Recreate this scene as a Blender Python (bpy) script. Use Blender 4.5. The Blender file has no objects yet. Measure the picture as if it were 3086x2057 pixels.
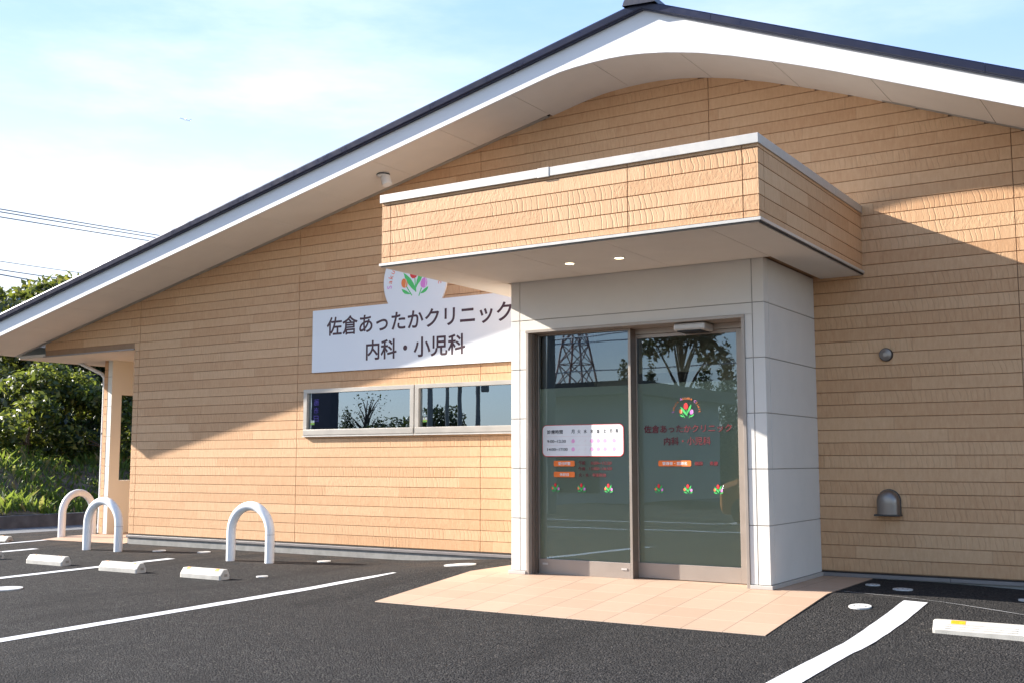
import bpy, bmesh, math, random
import numpy as np
from mathutils import Vector, Matrix

scene = bpy.context.scene
COL = scene.collection
R = math.radians

# ------------------------------------------------------------------ camera
cam_d = bpy.data.cameras.new('camera')
cam_d.sensor_fit = 'HORIZONTAL'; cam_d.sensor_width = 36.0; cam_d.lens = 38.646
cam_d.clip_start = 0.05; cam_d.clip_end = 9000
cam_o = bpy.data.objects.new('camera', cam_d); COL.objects.link(cam_o)
CAM = Vector((6.1517, -11.0670, 1.1320))
rot = Matrix(((0.84182103, 0.05916623, 0.53650415), (0.53975591, -0.09052740, -0.83693987), (-0.00095025, 0.99413487, -0.10814319)))
cam_o.matrix_world = Matrix.Translation(CAM) @ rot.to_4x4()
scene.camera = cam_o

# ------------------------------------------------------------------ sun, sky, exposure
SUN_TO = Vector((-3.6, -1.0, 1.8)).normalized()          # towards the sun
EL = math.asin(SUN_TO.z); AZ = math.atan2(SUN_TO.x, SUN_TO.y)
sun_d = bpy.data.lights.new('sun', 'SUN'); sun_d.energy = 3.6; sun_d.angle = R(0.55); sun_d.color = (1.0, 0.93, 0.83)
sun_o = bpy.data.objects.new('sun', sun_d); COL.objects.link(sun_o)
sun_o.rotation_euler = SUN_TO.to_track_quat('Z', 'Y').to_euler()
sun_o.location = (-30, -10, 20)

world = bpy.data.worlds.new('World'); scene.world = world; world.use_nodes = True
wn = world.node_tree; wn.nodes.clear()
def W(t, **k):
    n = wn.nodes.new(t)
    for a, b in k.items(): setattr(n, a, b)
    return n
out = W('ShaderNodeOutputWorld'); bg = W('ShaderNodeBackground'); bg.inputs['Strength'].default_value = 0.074
sky = W('ShaderNodeTexSky', sky_type='NISHITA', sun_disc=False)
sky.sun_elevation = EL; sky.sun_rotation = AZ; sky.air_density = 1.0; sky.dust_density = 1.2; sky.ozone_density = 2.0; sky.altitude = 30
def wmath(op, a, b=0.0, clamp=False):
    n = W('ShaderNodeMath', operation=op, use_clamp=clamp)
    for i, q in enumerate((a, b)):
        if isinstance(q, bpy.types.NodeSocket): wn.links.new(q, n.inputs[i])
        else: n.inputs[i].default_value = q
    return n.outputs[0]
def wrange(v, a, b, c, d):
    n = W('ShaderNodeMapRange', interpolation_type='SMOOTHSTEP'); wn.links.new(v, n.inputs[0])
    for i, q in zip((1, 2, 3, 4), (a, b, c, d)): n.inputs[i].default_value = q
    return n.outputs[0]
tc = W('ShaderNodeTexCoord'); mp = W('ShaderNodeMapping'); mp.inputs['Scale'].default_value = (1.2, 1.2, 4.5); mp.inputs['Rotation'].default_value = (0, 0, .6)
nz = W('ShaderNodeTexNoise'); nz.inputs['Scale'].default_value = 2.6; nz.inputs['Detail'].default_value = 8; nz.inputs['Roughness'].default_value = .58
wn.links.new(tc.outputs['Generated'], mp.inputs['Vector']); wn.links.new(mp.outputs['Vector'], nz.inputs['Vector'])
cloud = wrange(nz.outputs['Fac'], .40, .78, 0, .40)
sx = W('ShaderNodeSeparateXYZ'); wn.links.new(tc.outputs['Generated'], sx.inputs[0])
low = wrange(sx.outputs['Z'], .46, .0, 0, 1)
dt = W('ShaderNodeVectorMath', operation='DOT_PRODUCT'); wn.links.new(tc.outputs['Generated'], dt.inputs[0]); dt.inputs[1].default_value = (-.83, .56, 0)
side = wrange(dt.outputs['Value'], .42, .97, .36, 1)
front = wrange(dt.outputs['Value'], -.35, .75, .20, .85)
veil = wmath('ADD', wmath('MULTIPLY', low, side), wmath('MULTIPLY', cloud, side), True)
m0 = W('ShaderNodeMix', data_type='RGBA'); wn.links.new(front, m0.inputs[0]); wn.links.new(sky.outputs[0], m0.inputs[6]); m0.inputs[7].default_value = (1.45, 2.5, 4.9, 1)
mx = W('ShaderNodeMix', data_type='RGBA'); wn.links.new(veil, mx.inputs[0])
wn.links.new(m0.outputs[2], mx.inputs[6]); mx.inputs[7].default_value = (4.7, 4.85, 4.7, 1)
wn.links.new(mx.outputs[2], bg.inputs['Color']); wn.links.new(bg.outputs[0], out.inputs[0])

scene.view_settings.view_transform = 'Standard'; scene.view_settings.look = 'None'
scene.view_settings.exposure = 2.08; scene.view_settings.gamma = 1.0
scene.render.engine = 'CYCLES'
scene.cycles.max_bounces = 8; scene.cycles.transparent_max_bounces = 12
scene.cycles.use_denoising = True

# ------------------------------------------------------------------ helpers
class MB:
    def __init__(s): s.v = []; s.f = []; s.m = []
    def add(s, vs, fs, mi=0):
        o = len(s.v); s.v += [tuple(map(float, p)) for p in vs]; s.f += [tuple(i + o for i in f) for f in fs]; s.m += [mi] * len(fs)
    def box(s, x0, x1, y0, y1, z0, z1, mi=0):
        s.add([(x0,y0,z0),(x1,y0,z0),(x1,y1,z0),(x0,y1,z0),(x0,y0,z1),(x1,y0,z1),(x1,y1,z1),(x0,y1,z1)],
              [(0,3,2,1),(4,5,6,7),(0,1,5,4),(1,2,6,5),(2,3,7,6),(3,0,4,7)], mi)
    def bar(s, a, b, w, h=None, mi=0):
        a = Vector(a); b = Vector(b); h = h or w; d = (b - a).normalized()
        u = d.cross(Vector((0,0,1))); u = Vector((1,0,0)) if u.length < 1e-3 else u.normalized(); t = u.cross(d)
        ps = []
        for p in (a, b):
            for i, j in ((-1,-1),(1,-1),(1,1),(-1,1)): ps.append(p + u*(i*w/2) + t*(j*h/2))
        s.add(ps, [(0,1,2,3),(7,6,5,4),(0,4,5,1),(1,5,6,2),(2,6,7,3),(3,7,4,0)], mi)
    def tube(s, pts, r, n=14, mi=0, caps=True):
        pts = [Vector(p) for p in pts]; rs = r if isinstance(r, (list, tuple)) else [r]*len(pts)
        ref = Vector((0,0,1)); vs = []; fs = []; prev = None
        for i, p in enumerate(pts):
            d = (pts[min(i+1, len(pts)-1)] - pts[max(i-1, 0)]).normalized()
            if prev is None: u = d.cross(ref); u = d.cross(Vector((0,1,0))) if u.length < 1e-3 else u; u.normalize()
            else:
                u = prev - d*prev.dot(d); u.normalize()
            prev = u; t = d.cross(u)
            for k in range(n):
                a = 2*math.pi*k/n; vs.append(p + (u*math.cos(a) + t*math.sin(a))*rs[i])
        for i in range(len(pts)-1):
            for k in range(n): fs.append((i*n+k, i*n+(k+1)%n, (i+1)*n+(k+1)%n, (i+1)*n+k))
        if caps: fs.append(tuple(range(n))[::-1]); fs.append(tuple((len(pts)-1)*n+k for k in range(n)))
        s.add(vs, fs, mi)
    def lathe(s, c, prof, axis='z', n=28, mi=0):
        vs = []; fs = []
        for r, h in prof:
            for k in range(n):
                a = 2*math.pi*k/n; p = (r*math.cos(a), r*math.sin(a), h)
                if axis == 'y': p = (p[0], -p[2], p[1])
                vs.append((c[0]+p[0], c[1]+p[1], c[2]+p[2]))
        for i in range(len(prof)-1):
            for k in range(n): fs.append((i*n+k, i*n+(k+1)%n, (i+1)*n+(k+1)%n, (i+1)*n+k))
        fs.append(tuple(range(n))[::-1]); fs.append(tuple((len(prof)-1)*n+k for k in range(n)))
        s.add(vs, fs, mi)
    def poly(s, pts, y0, y1, mi=0):            # outline in XZ, thickness along Y
        n = len(pts); vs = [(x,y0,z) for x,z in pts] + [(x,y1,z) for x,z in pts]
        s.add(vs, [tuple(range(n)), tuple(range(n,2*n))[::-1]] + [(i, n+i, n+(i+1)%n, (i+1)%n) for i in range(n)], mi)
    def flat(s, pts, y, mi=0): s.add([(x,y,z) for x,z in pts], [tuple(range(len(pts)))], mi)
    def build(s, name, mats, parent=None, smooth=False, bevel=0, fix=False, auto=None):
        me = bpy.data.meshes.new(name); me.from_pydata(s.v, [], s.f)
        if not isinstance(mats, (list, tuple)): mats = [mats]
        for m in mats: me.materials.append(m)
        me.polygons.foreach_set('material_index', s.m)
        if fix:
            b = bmesh.new(); b.from_mesh(me); bmesh.ops.recalc_face_normals(b, faces=b.faces); b.to_mesh(me); b.free()
        if smooth: me.polygons.foreach_set('use_smooth', [True]*len(me.polygons))
        me.update()
        if auto: me.set_sharp_from_angle(angle=R(auto))
        o = bpy.data.objects.new(name, me); COL.objects.link(o)
        if bevel:
            bv = o.modifiers.new('bevel', 'BEVEL'); bv.width = bevel; bv.segments = 2; bv.limit_method = 'ANGLE'; bv.angle_limit = R(40)
        if parent: put(o, parent)
        return o
def put(o, parent):
    o.parent = parent
    o.matrix_parent_inverse = Matrix.Translation(-LOC.get(parent.name, Vector((0, 0, 0))))
LOC = {}
def thing(name, label, cat, loc=(0,0,0), group=None):
    o = bpy.data.objects.new(name, None); COL.objects.link(o); o.location = loc; o.empty_display_size = .2
    LOC[o.name] = Vector(loc); tag(o, label, cat, group); return o
def tag(o, label, cat, group=None):
    o['label'] = label; o['category'] = cat
    if group: o['group'] = group
    return o
def struct(o): o['kind'] = 'structure'; return o

# ------------------------------------------------------------------ materials
class NT:
    def __init__(s, m): s.m = m; s.t = m.node_tree
    def n(s, ty, **k):
        x = s.t.nodes.new(ty)
        for a, b in k.items(): setattr(x, a, b)
        return x
    def l(s, a, b): s.t.links.new(a, b)
    def val(s, sock, v):
        if hasattr(v, 'links') or isinstance(v, bpy.types.NodeSocket): s.l(v, sock)
        else: sock.default_value = v
    def math(s, op, a, b=0.0, c=None, clamp=False):
        x = s.n('ShaderNodeMath', operation=op, use_clamp=clamp); s.val(x.inputs[0], a); s.val(x.inputs[1], b)
        if c is not None: s.val(x.inputs[2], c)
        return x.outputs[0]
    def noise(s, vec, scale, detail=3, rough=.5, dim='3D'):
        x = s.n('ShaderNodeTexNoise'); s.l(vec, x.inputs['Vector']); x.inputs['Scale'].default_value = scale; x.inputs['Detail'].default_value = detail; x.inputs['Roughness'].default_value = rough
        return x.outputs['Fac']
    def xyz(s, a, b, c):
        x = s.n('ShaderNodeCombineXYZ'); s.val(x.inputs[0], a); s.val(x.inputs[1], b); s.val(x.inputs[2], c); return x.outputs[0]
    def rng(s, v, a, b, c, d):
        x = s.n('ShaderNodeMapRange'); s.val(x.inputs[0], v)
        for i, q in zip((1,2,3,4), (a,b,c,d)): s.val(x.inputs[i], q)
        return x.outputs[0]
    def mix(s, f, a, b, blend='MIX'):
        x = s.n('ShaderNodeMix', data_type='RGBA', blend_type=blend); s.val(x.inputs[0], f)
        for i, q in ((6, a), (7, b)):
            if isinstance(q, bpy.types.NodeSocket): s.l(q, x.inputs[i])
            else: x.inputs[i].default_value = (*q[:3], 1)
        return x.outputs[2]
    def white(s, vec):
        x = s.n('ShaderNodeTexWhiteNoise', noise_dimensions='3D'); s.l(vec, x.inputs[0]); return x.outputs['Value']
    def bump(s, h, dist, strength=1.0):
        x = s.n('ShaderNodeBump'); x.inputs['Strength'].default_value = strength; x.inputs['Distance'].default_value = dist; s.l(h, x.inputs['Height']); return x.outputs[0]
def mat(name, col=(.5,.5,.5), rough=.6, metal=0.0, spec=.5):
    m = bpy.data.materials.new(name); m.use_nodes = True; t = NT(m); b = t.t.nodes['Principled BSDF']
    b.inputs['Base Color'].default_value = (*col, 1); b.inputs['Roughness'].default_value = rough; b.inputs['Metallic'].default_value = metal; b.inputs['Specular IOR Level'].default_value = spec
    return m, t, b
def plain(name, col, rough=.6, metal=0.0, var=.05, scale=6.0, bump=0.0, bscale=60, spec=.5):
    m, t, b = mat(name, col, rough, metal, spec)
    pos = t.n('ShaderNodeTexCoord').outputs['Object']
    f = t.noise(pos, scale, 4)
    lo = tuple(c*(1-var) for c in col); hi = tuple(min(1, c*(1+var)) for c in col)
    t.l(t.mix(t.rng(f, .3, .7, 0, 1), lo, hi), b.inputs['Base Color'])
    t.l(t.rng(t.noise(pos, scale*3, 3), .3, .7, max(0, rough-.07), min(1, rough+.07)), b.inputs['Roughness'])
    if bump: t.l(t.bump(t.noise(pos, bscale, 3), bump), b.inputs['Normal'])
    return m

ZJ = 0.5585; PANEL = 0.50361; BOARD = PANEL/4
def siding_mat():
    m, t, b = mat('wood_siding', rough=.72, spec=.28)
    pos = t.n('ShaderNodeNewGeometry').outputs['Position']
    sp = t.n('ShaderNodeSeparateXYZ'); t.l(pos, sp.inputs[0])
    u = t.math('ADD', sp.outputs[0], sp.outputs[1]); v = t.math('DIVIDE', t.math('SUBTRACT', sp.outputs[2], ZJ), BOARD)
    k = t.math('FLOOR', v); vf = t.math('FRACT', v)
    rk = t.white(t.xyz(k, 3.3, 7.1))
    sseg = t.math('MULTIPLY_ADD', u, 0.8, t.math('MULTIPLY', rk, 9.0))
    seg = t.math('FLOOR', sseg); sf = t.math('FRACT', sseg)
    r1 = t.white(t.xyz(k, seg, 1.7)); r2 = t.white(t.xyz(seg, k, 5.2))
    nzl = t.noise(t.xyz(u, sp.outputs[2], t.math('MULTIPLY', r1, 30.)), 9.0, 3)
    # curved saw cuts
    arc = t.math('MULTIPLY', t.math('POWER', t.math('SUBTRACT', vf, .15), 2.0), 0.028)
    us = t.math('ADD', t.math('ADD', u, arc), t.math('MULTIPLY', nzl, 0.045))
    per = t.math('MULTIPLY', us, 19.0); pf = t.math('FRACT', per); pk = t.white(t.xyz(t.math('FLOOR', per), k, 2.0))
    cut = t.rng(t.math('ABSOLUTE', t.math('SUBTRACT', pf, t.math('MULTIPLY_ADD', pk, .4, .3))), .0, t.math('MULTIPLY_ADD', pk, .16, .05), 0, 1)
    fine = t.noise(t.xyz(t.math('MULTIPLY', us, 120.), t.math('MULTIPLY', sp.outputs[2], 5.), r1), 1.0, 3, .6)
    wav = t.noise(t.xyz(t.math('MULTIPLY', t.math('ADD', u, t.math('MULTIPLY', nzl, .1)), 48.), t.math('MULTIPLY', sp.outputs[2], 20.), t.math('MULTIPLY', r2, 9.)), 1.0, 4, .62)
    hA = t.math('MULTIPLY_ADD', cut, .6, t.math('MULTIPLY', fine, .6))
    hB = t.math('MULTIPLY_ADD', wav, .45, t.math('MULTIPLY', fine, 1.0))
    hC = t.math('MULTIPLY', wav, 1.7)
    def sel(f, a, c):
        x = t.n('ShaderNodeMix', data_type='FLOAT'); t.val(x.inputs[0], f); t.val(x.inputs[2], a); t.val(x.inputs[3], c); return x.outputs[0]
    h = sel(t.math('GREATER_THAN', r1, .4), hA, sel(t.math('GREATER_THAN', r1, .7), hB, hC))
    seam = t.math('LESS_THAN', t.math('MINIMUM', sf, t.math('SUBTRACT', 1.0, sf)), .004)
    h2 = t.math('SUBTRACT', h, t.math('MULTIPLY', seam, .18))
    t.l(t.bump(h2, .0030, 1.0), b.inputs['Normal'])
    tone = t.math('ADD', t.math('MULTIPLY', r2, .32), t.math('MULTIPLY', t.noise(t.xyz(t.math('MULTIPLY', u, 40.), t.math('MULTIPLY', sp.outputs[2], 9.), r1), 1.0, 5, .65), .8))
    col = t.mix(t.rng(tone, .2, .9, 0, 1), (.53, .292, .148), (.69, .445, .258))
    col = t.mix(t.math('MULTIPLY', t.rng(cut, .0, .6, .24, 0), t.math('LESS_THAN', r1, .4)), col, (.26, .13, .055))
    col = t.mix(t.math('MULTIPLY', seam, .16), col, (.2, .10, .05))
    t.l(col, b.inputs['Base Color'])
    return m
SIDING = siding_mat()
GROOVE = plain('siding_groove', (.33, .195, .11), .8, var=.1)
WHITE = plain('white_panel', (.70, .67, .62), .6, var=.025, scale=3, bump=.0006, bscale=160)
JOINT = plain('panel_joint', (.34, .31, .28), .8)
FASCIA = plain('white_fascia', (.70, .71, .73), .5, var=.015, scale=1.5)
SOFFIT = plain('soffit_board', (.70, .65, .585), .75, var=.03, scale=2.5, bump=.0004, bscale=200)
DARKGAP = plain('dark_gap', (.03, .025, .022), .8)
ROOFM = plain('roof_metal', (.014, .017, .045), .32, .35, var=.15, scale=3)
TRIMLT = plain('light_metal_trim', (.55, .52, .48), .42, .25, var=.03)
TRIMDK = plain('grey_metal_trim', (.24, .22, .215), .42, .3, var=.04)
ALU = plain('champagne_aluminium', (.37, .315, .27), .38, .35, var=.03, scale=2)
ALUDK = plain('bronze_aluminium', (.17, .13, .105), .42, .35, var=.04, scale=2)
ALULT = plain('window_aluminium', (.43, .395, .35), .36, .3, var=.03, scale=2)
CONC = plain('concrete', (.25, .245, .23), .85, var=.16, scale=7, bump=.002, bscale=80)
STEEL = plain('bronze_steel', (.25, .22, .20), .34, .8, var=.02, scale=2)
WPAINT = plain('white_enamel', (.80, .81, .82), .3, var=.02, scale=3)
PVC = plain('white_pvc', (.76, .76, .75), .45, var=.03)
STOPM = plain('wheel_stop_concrete', (.45, .43, .39), .75, var=.16, scale=9, bump=.0015, bscale=140)
AMBER = plain('amber_reflector', (.85, .33, .01), .25, var=.15, scale=40)
DARK = plain('black_rubber', (.02, .02, .02), .6)
SIGNW = plain('sign_white', (.78, .80, .82), .42, var=.012, scale=1)
BROWN = plain('sign_brown_letters', (.055, .016, .024), .5)
DRED = plain('dark_red_film', (.135, .009, .013), .5)
BLACKT = plain('black_print', (.03, .026, .03), .5)
RED = plain('print_red', (.72, .035, .035), .5); ORANGE = plain('print_orange', (.85, .22, .045), .5); PINK = plain('print_pink', (.72, .22, .62), .5)
GREEN = plain('print_green', (.07, .55, .13), .5); LORANGE = plain('print_light_orange', (.90, .20, .03), .5); DOTP = plain('print_dot_pink', (.85, .40, .68), .5)
PRWHITE = plain('print_white', (.84, .84, .84), .5); PINKLINE = plain('print_pale_line', (.75, .5, .5), .5); CORAL = plain('print_coral', (.80, .16, .06), .5)
LIME = plain('print_lime', (.55, .68, .10), .5)
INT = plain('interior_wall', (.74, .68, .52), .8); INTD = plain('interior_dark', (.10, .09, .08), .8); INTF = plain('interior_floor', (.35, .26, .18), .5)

def glass_mat(name, refl, tint):
    m = bpy.data.materials.new(name); m.use_nodes = True; t = NT(m); t.t.nodes.clear()
    o = t.n('ShaderNodeOutputMaterial'); tr = t.n('ShaderNodeBsdfTransparent'); tr.inputs[0].default_value = (*tint, 1)
    gl = t.n('ShaderNodeBsdfGlossy'); gl.inputs['Roughness'].default_value = 0.0; gl.inputs[0].default_value = (.66, .83, 1, 1)
    pos = t.n('ShaderNodeTexCoord').outputs['Object']
    t.l(t.bump(t.noise(pos, 1.1, 2), .0010, .5), gl.inputs['Normal'])
    fr = t.n('ShaderNodeFresnel'); fr.inputs[0].default_value = 1.45
    f = t.math('ADD', t.math('MULTIPLY', fr.outputs[0], 1.2), refl, clamp=True)
    ms = t.n('ShaderNodeMixShader'); t.l(f, ms.inputs[0]); t.l(tr.outputs[0], ms.inputs[1]); t.l(gl.outputs[0], ms.inputs[2]); t.l(ms.outputs[0], o.inputs[0])
    return m
GLASS = glass_mat('tinted_glass', .12, (.84, .87, .82))
GLASSW = glass_mat('window_glass', .26, (.42, .46, .48))
def film_mat():
    m, t, b = mat('frosted_film', (.56, .56, .42), .8)
    b.inputs['Alpha'].default_value = .9
    return m
FILM = film_mat()
def lamp_mat():
    m, t, b = mat('warm_lamp', (.9,.8,.6), .5); b.inputs['Emission Color'].default_value = (1, .80, .48, 1); b.inputs['Emission Strength'].default_value = 1.4
    return m
LAMP = lamp_mat()

def asphalt_mat():
    m, t, b = mat('asphalt', rough=.9, spec=.12)
    pos = t.n('ShaderNodeNewGeometry').outputs['Position']
    vo = t.n('ShaderNodeTexVoronoi'); t.l(pos, vo.inputs['Vector']); vo.inputs['Scale'].default_value = 75; vo.inputs['Randomness'].default_value = 1
    v2 = t.n('ShaderNodeTexVoronoi'); t.l(pos, v2.inputs['Vector']); v2.inputs['Scale'].default_value = 170
    sep = t.n('ShaderNodeSeparateColor'); t.l(vo.outputs['Color'], sep.inputs[0])
    big = t.noise(pos, .9, 5, .6); mid = t.noise(pos, 7, 4, .6)
    c = t.mix(sep.outputs[0], (.009, .009, .010), (.088, .084, .082))
    c = t.mix(t.math('GREATER_THAN', sep.outputs[1], .965), c, (.15, .135, .12))
    c = t.mix(t.rng(vo.outputs['Distance'], .45, .85, 0, .85), c, (.010, .010, .010))
    c = t.mix(t.math('MULTIPLY', t.rng(big, .35, .7, 0, 1), .5), c, (.034, .032, .031), 'MIX')
    c = t.mix(t.rng(mid, .3, .75, .45, 0), c, (.018, .018, .019))
    sp = t.n('ShaderNodeSeparateXYZ'); t.l(pos, sp.inputs[0])
    dust = t.math('MULTIPLY', t.rng(sp.outputs[1], -1.9, -.25, 0, 1), t.rng(sp.outputs[0], .3, -1.2, 0, 1), clamp=True)
    dust = t.math('MULTIPLY', dust, t.rng(t.noise(pos, 2.6, 5, .65), .38, .68, 0, .75), clamp=True)
    c = t.mix(dust, c, (.075, .056, .044))
    st = t.math('MULTIPLY', t.rng(t.noise(t.xyz(t.math('MULTIPLY', sp.outputs[0], 1.6), t.math('MULTIPLY', sp.outputs[1], .35), 4.0), 1.0, 4, .6), .54, .66, 0, .45), 1.0)
    c = t.mix(st, c, (.012, .012, .013))
    t.l(c, b.inputs['Base Color'])
    h = t.math('ADD', t.math('MULTIPLY', t.math('SUBTRACT', 1.0, vo.outputs['Distance']), 1.0), t.math('MULTIPLY', t.math('SUBTRACT', 1.0, v2.outputs['Distance']), .35))
    h = t.math('ADD', h, t.math('MULTIPLY', mid, .8))
    t.l(t.bump(h, .014, 1.0), b.inputs['Normal'])
    return m
ASPHALT = asphalt_mat()
def paint_mat(name, col, wear):
    m, t, b = mat(name, col, .65)
    pos = t.n('ShaderNodeNewGeometry').outputs['Position']
    vo = t.n('ShaderNodeTexVoronoi'); t.l(pos, vo.inputs['Vector']); vo.inputs['Scale'].default_value = 80
    w = t.rng(t.noise(pos, 60, 4, .7), .60, .74, 0, wear)
    t.l(t.mix(w, col, (.06, .058, .056)), b.inputs['Base Color'])
    t.l(t.bump(t.math('SUBTRACT', 1.0, vo.outputs['Distance']), .004, .7), b.inputs['Normal'])
    return m
LINE = paint_mat('road_paint', (.60, .61, .63), .5); CHALK = paint_mat('chalk', (.42, .42, .42), 1.0)
def tile_mat():
    m, t, b = mat('terracotta_tile', rough=.62, spec=.4)
    pos = t.n('ShaderNodeNewGeometry').outputs['Position']; sp = t.n('ShaderNodeSeparateXYZ'); t.l(pos, sp.inputs[0])
    a = t.math('DIVIDE', t.math('SUBTRACT', sp.outputs[0], -.497), .3396); c = t.math('DIVIDE', t.math('SUBTRACT', sp.outputs[1], -3.045), .3396)
    af = t.math('FRACT', a); cf = t.math('FRACT', c)
    r = t.white(t.xyz(t.math('FLOOR', a), t.math('FLOOR', c), 1.0))
    ja = t.math('LESS_THAN', t.math('MINIMUM', af, t.math('SUBTRACT', 1.0, af)), .009)
    jc = t.math('LESS_THAN', t.math('MINIMUM', cf, t.math('SUBTRACT', 1.0, cf)), .008)
    col = t.mix(t.math('MULTIPLY_ADD', r, .6, t.math('MULTIPLY', t.noise(pos, 14, 5, .6), .5)), (.385, .262, .182), (.46, .325, .235))
    col = t.mix(t.math('MULTIPLY', jc, .5), col, (.72, .56, .43)); col = t.mix(t.math('MULTIPLY', ja, .85), col, (.17, .12, .09))
    t.l(col, b.inputs['Base Color'])
    t.l(t.bump(t.math('SUBTRACT', t.noise(pos, 220, 3), t.math('MULTIPLY', ja, 3.0)), .0012), b.inputs['Normal'])
    return m
TILE = tile_mat()
def leaf_mat(name, dark, light, third=None, trans=.35, gloss=.45):
    m = bpy.data.materials.new(name); m.use_nodes = True; t = NT(m); b = t.t.nodes['Principled BSDF']; o = t.t.nodes['Material Output']
    g = t.n('ShaderNodeNewGeometry'); r = g.outputs['Random Per Island']
    c = t.mix(t.math('POWER', r, 1.4), dark, light)
    if third: c = t.mix(t.math('GREATER_THAN', t.math('FRACT', t.math('MULTIPLY', r, 37.7)), .82), c, third)
    t.l(c, b.inputs['Base Color']); b.inputs['Roughness'].default_value = gloss
    tb = t.n('ShaderNodeBsdfTranslucent'); t.l(t.mix(.35, c, (.5, .6, .08)), tb.inputs[0])
    ms = t.n('ShaderNodeMixShader'); ms.inputs[0].default_value = trans; t.l(b.outputs[0], ms.inputs[1]); t.l(tb.outputs[0], ms.inputs[2]); t.l(ms.outputs[0], o.inputs[0])
    return m
LEAF1 = leaf_mat('broad_leaf', (.008, .018, .005), (.048, .078, .016), (.20, .20, .04))
LEAF2 = leaf_mat('glossy_leaf', (.005, .013, .005), (.026, .05, .012), None, .15, .28)
LEAF3 = leaf_mat('yellowing_leaf', (.03, .045, .010), (.105, .11, .02), (.20, .15, .04))
LEAF4 = leaf_mat('weed_leaf', (.035, .070, .012), (.13, .21, .04), (.26, .20, .10), .45, .5)
LEAF5 = leaf_mat('conifer_leaf', (.010, .020, .008), (.03, .05, .016), None, .1)
BARK = plain('bark', (.10, .075, .055), .9, var=.3, scale=9, bump=.01, bscale=30)
SOIL = plain('soil', (.11, .085, .055), .95, var=.4, scale=3, bump=.02, bscale=12)
ROADM = plain('old_asphalt', (.13, .13, .135), .8, var=.12, scale=2, bump=.003, bscale=120)

# ------------------------------------------------------------------ ground
def ss(a, b, x):
    q = min(1, max(0, (x-a)/(b-a))); return q*q*(3-2*q)
def ground(x, y):
    base = -.098 - .0165*min(8, max(0, -y))
    prof = 0 if y > -1.45 else (-.145*(-y-1.45)/1.59 if y > -3.04 else base)
    prof = max(prof, base) - .006
    w = ss(-2.75, -.65, x) if x < -.5 else (1-ss(3.6, 6.5, x) if x > 3.24 else 1)
    return base + (prof-base)*w
def tile_z(y): return 0 if y > -1.5 else -.148*(-y-1.5)/1.545
def sheet(name, xs, ys, zf, m, parent=None, skirt=0):
    b = MB(); nx, ny = len(xs), len(ys)
    b.add([(x, y, zf(x, y)) for y in ys for x in xs], [(j*nx+i, j*nx+i+1, (j+1)*nx+i+1, (j+1)*nx+i) for j in range(ny-1) for i in range(nx-1)])
    return b.build(name, m, parent, smooth=True)
def lin(a, b, st): n = max(1, int(round((b-a)/st))); return [a + (b-a)*i/n for i in range(n+1)]
XS = lin(-11.55, -3, .4) + lin(-3, 7, .12)[1:] + lin(7, 24, 1)[1:]
YS = lin(-27, -7, 1) + lin(-7, .3, .12)[1:] + lin(.3, 12, 1)[1:]
struct(sheet('parking_lot', XS, YS, ground, ASPHALT))
struct(sheet('ground', lin(-400, 400, 25), lin(-400, 400, 25), lambda x, y: -.42, SOIL))
def bank_z(x, y):
    d = -14.1 - x
    return .05 + 1.05*ss(0, 3.2, d) + .8*ss(3, 14, d) + .08*math.sin(1.7*y+x) + .05*math.sin(4.1*y-2*x)
struct(sheet('grass_bank', lin(-40, -14.08, .5), lin(-14, 45, .6), bank_z, SOIL))
b = MB(); b.box(-14.1, -13.95, -14, 45, -.42, .08); tag(b.build('kerb_wall', plain('shade_dark_concrete', (.10, .10, .105), .9, var=.3, scale=4), bevel=.01), 'low concrete kerb wall holding back the weedy bank', 'kerb')  # shade on the kerb face is put into this darker concrete colour
struct(sheet('side_road', lin(-13.96, -12.6, .3), lin(-14, 45, 3), lambda x, y: -.17, ROADM))
struct(sheet('gutter', lin(-12.6, -11.55, .3), lin(-14, 45, 3), lambda x, y: -.175, plain('strip_black', (.012, .013, .018), .6)))  # only a flat near-black strip between side road and lot
struct(sheet('road', lin(-70, 60, 10), lin(-34.5, -27, 2.5), lambda x, y: -.235, ROADM))
def strip(name, pts, w, m, off=.004):
    # a painted strip that follows the ground; pts in XY, w = width (or list)
    b = MB(); vs = []; pts = [Vector((*p, 0)) for p in pts]; L = []
    ws = w if isinstance(w, list) else [w]*len(pts)
    for i in range(len(pts)-1):
        n = max(1, int((pts[i+1]-pts[i]).length/.15))
        for k in range(n + (i == len(pts)-2)):
            f = k/n; d = (pts[i+1]-pts[i]).normalized(); L.append((pts[i].lerp(pts[i+1], f), Vector((d.y, -d.x, 0)), ws[i]*(1-f)+ws[i+1]*f))
    rnd = random.Random(len(pts)*7+int(pts[0].x*100))
    for p, n_, ww in L:
        for s in (-1, -.34, .34, 1):
            q = p + n_*(s*(ww/2 + (rnd.uniform(-.004, .004) if abs(s) == 1 else 0))); vs.append((q.x, q.y, ground(q.x, q.y)+off))
    b.add(vs, [(i*4+j, i*4+j+1, i*4+j+5, i*4+j+4) for i in range(len(L)-1) for j in range(3)])
    return b.build(name, m, smooth=True)
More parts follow.
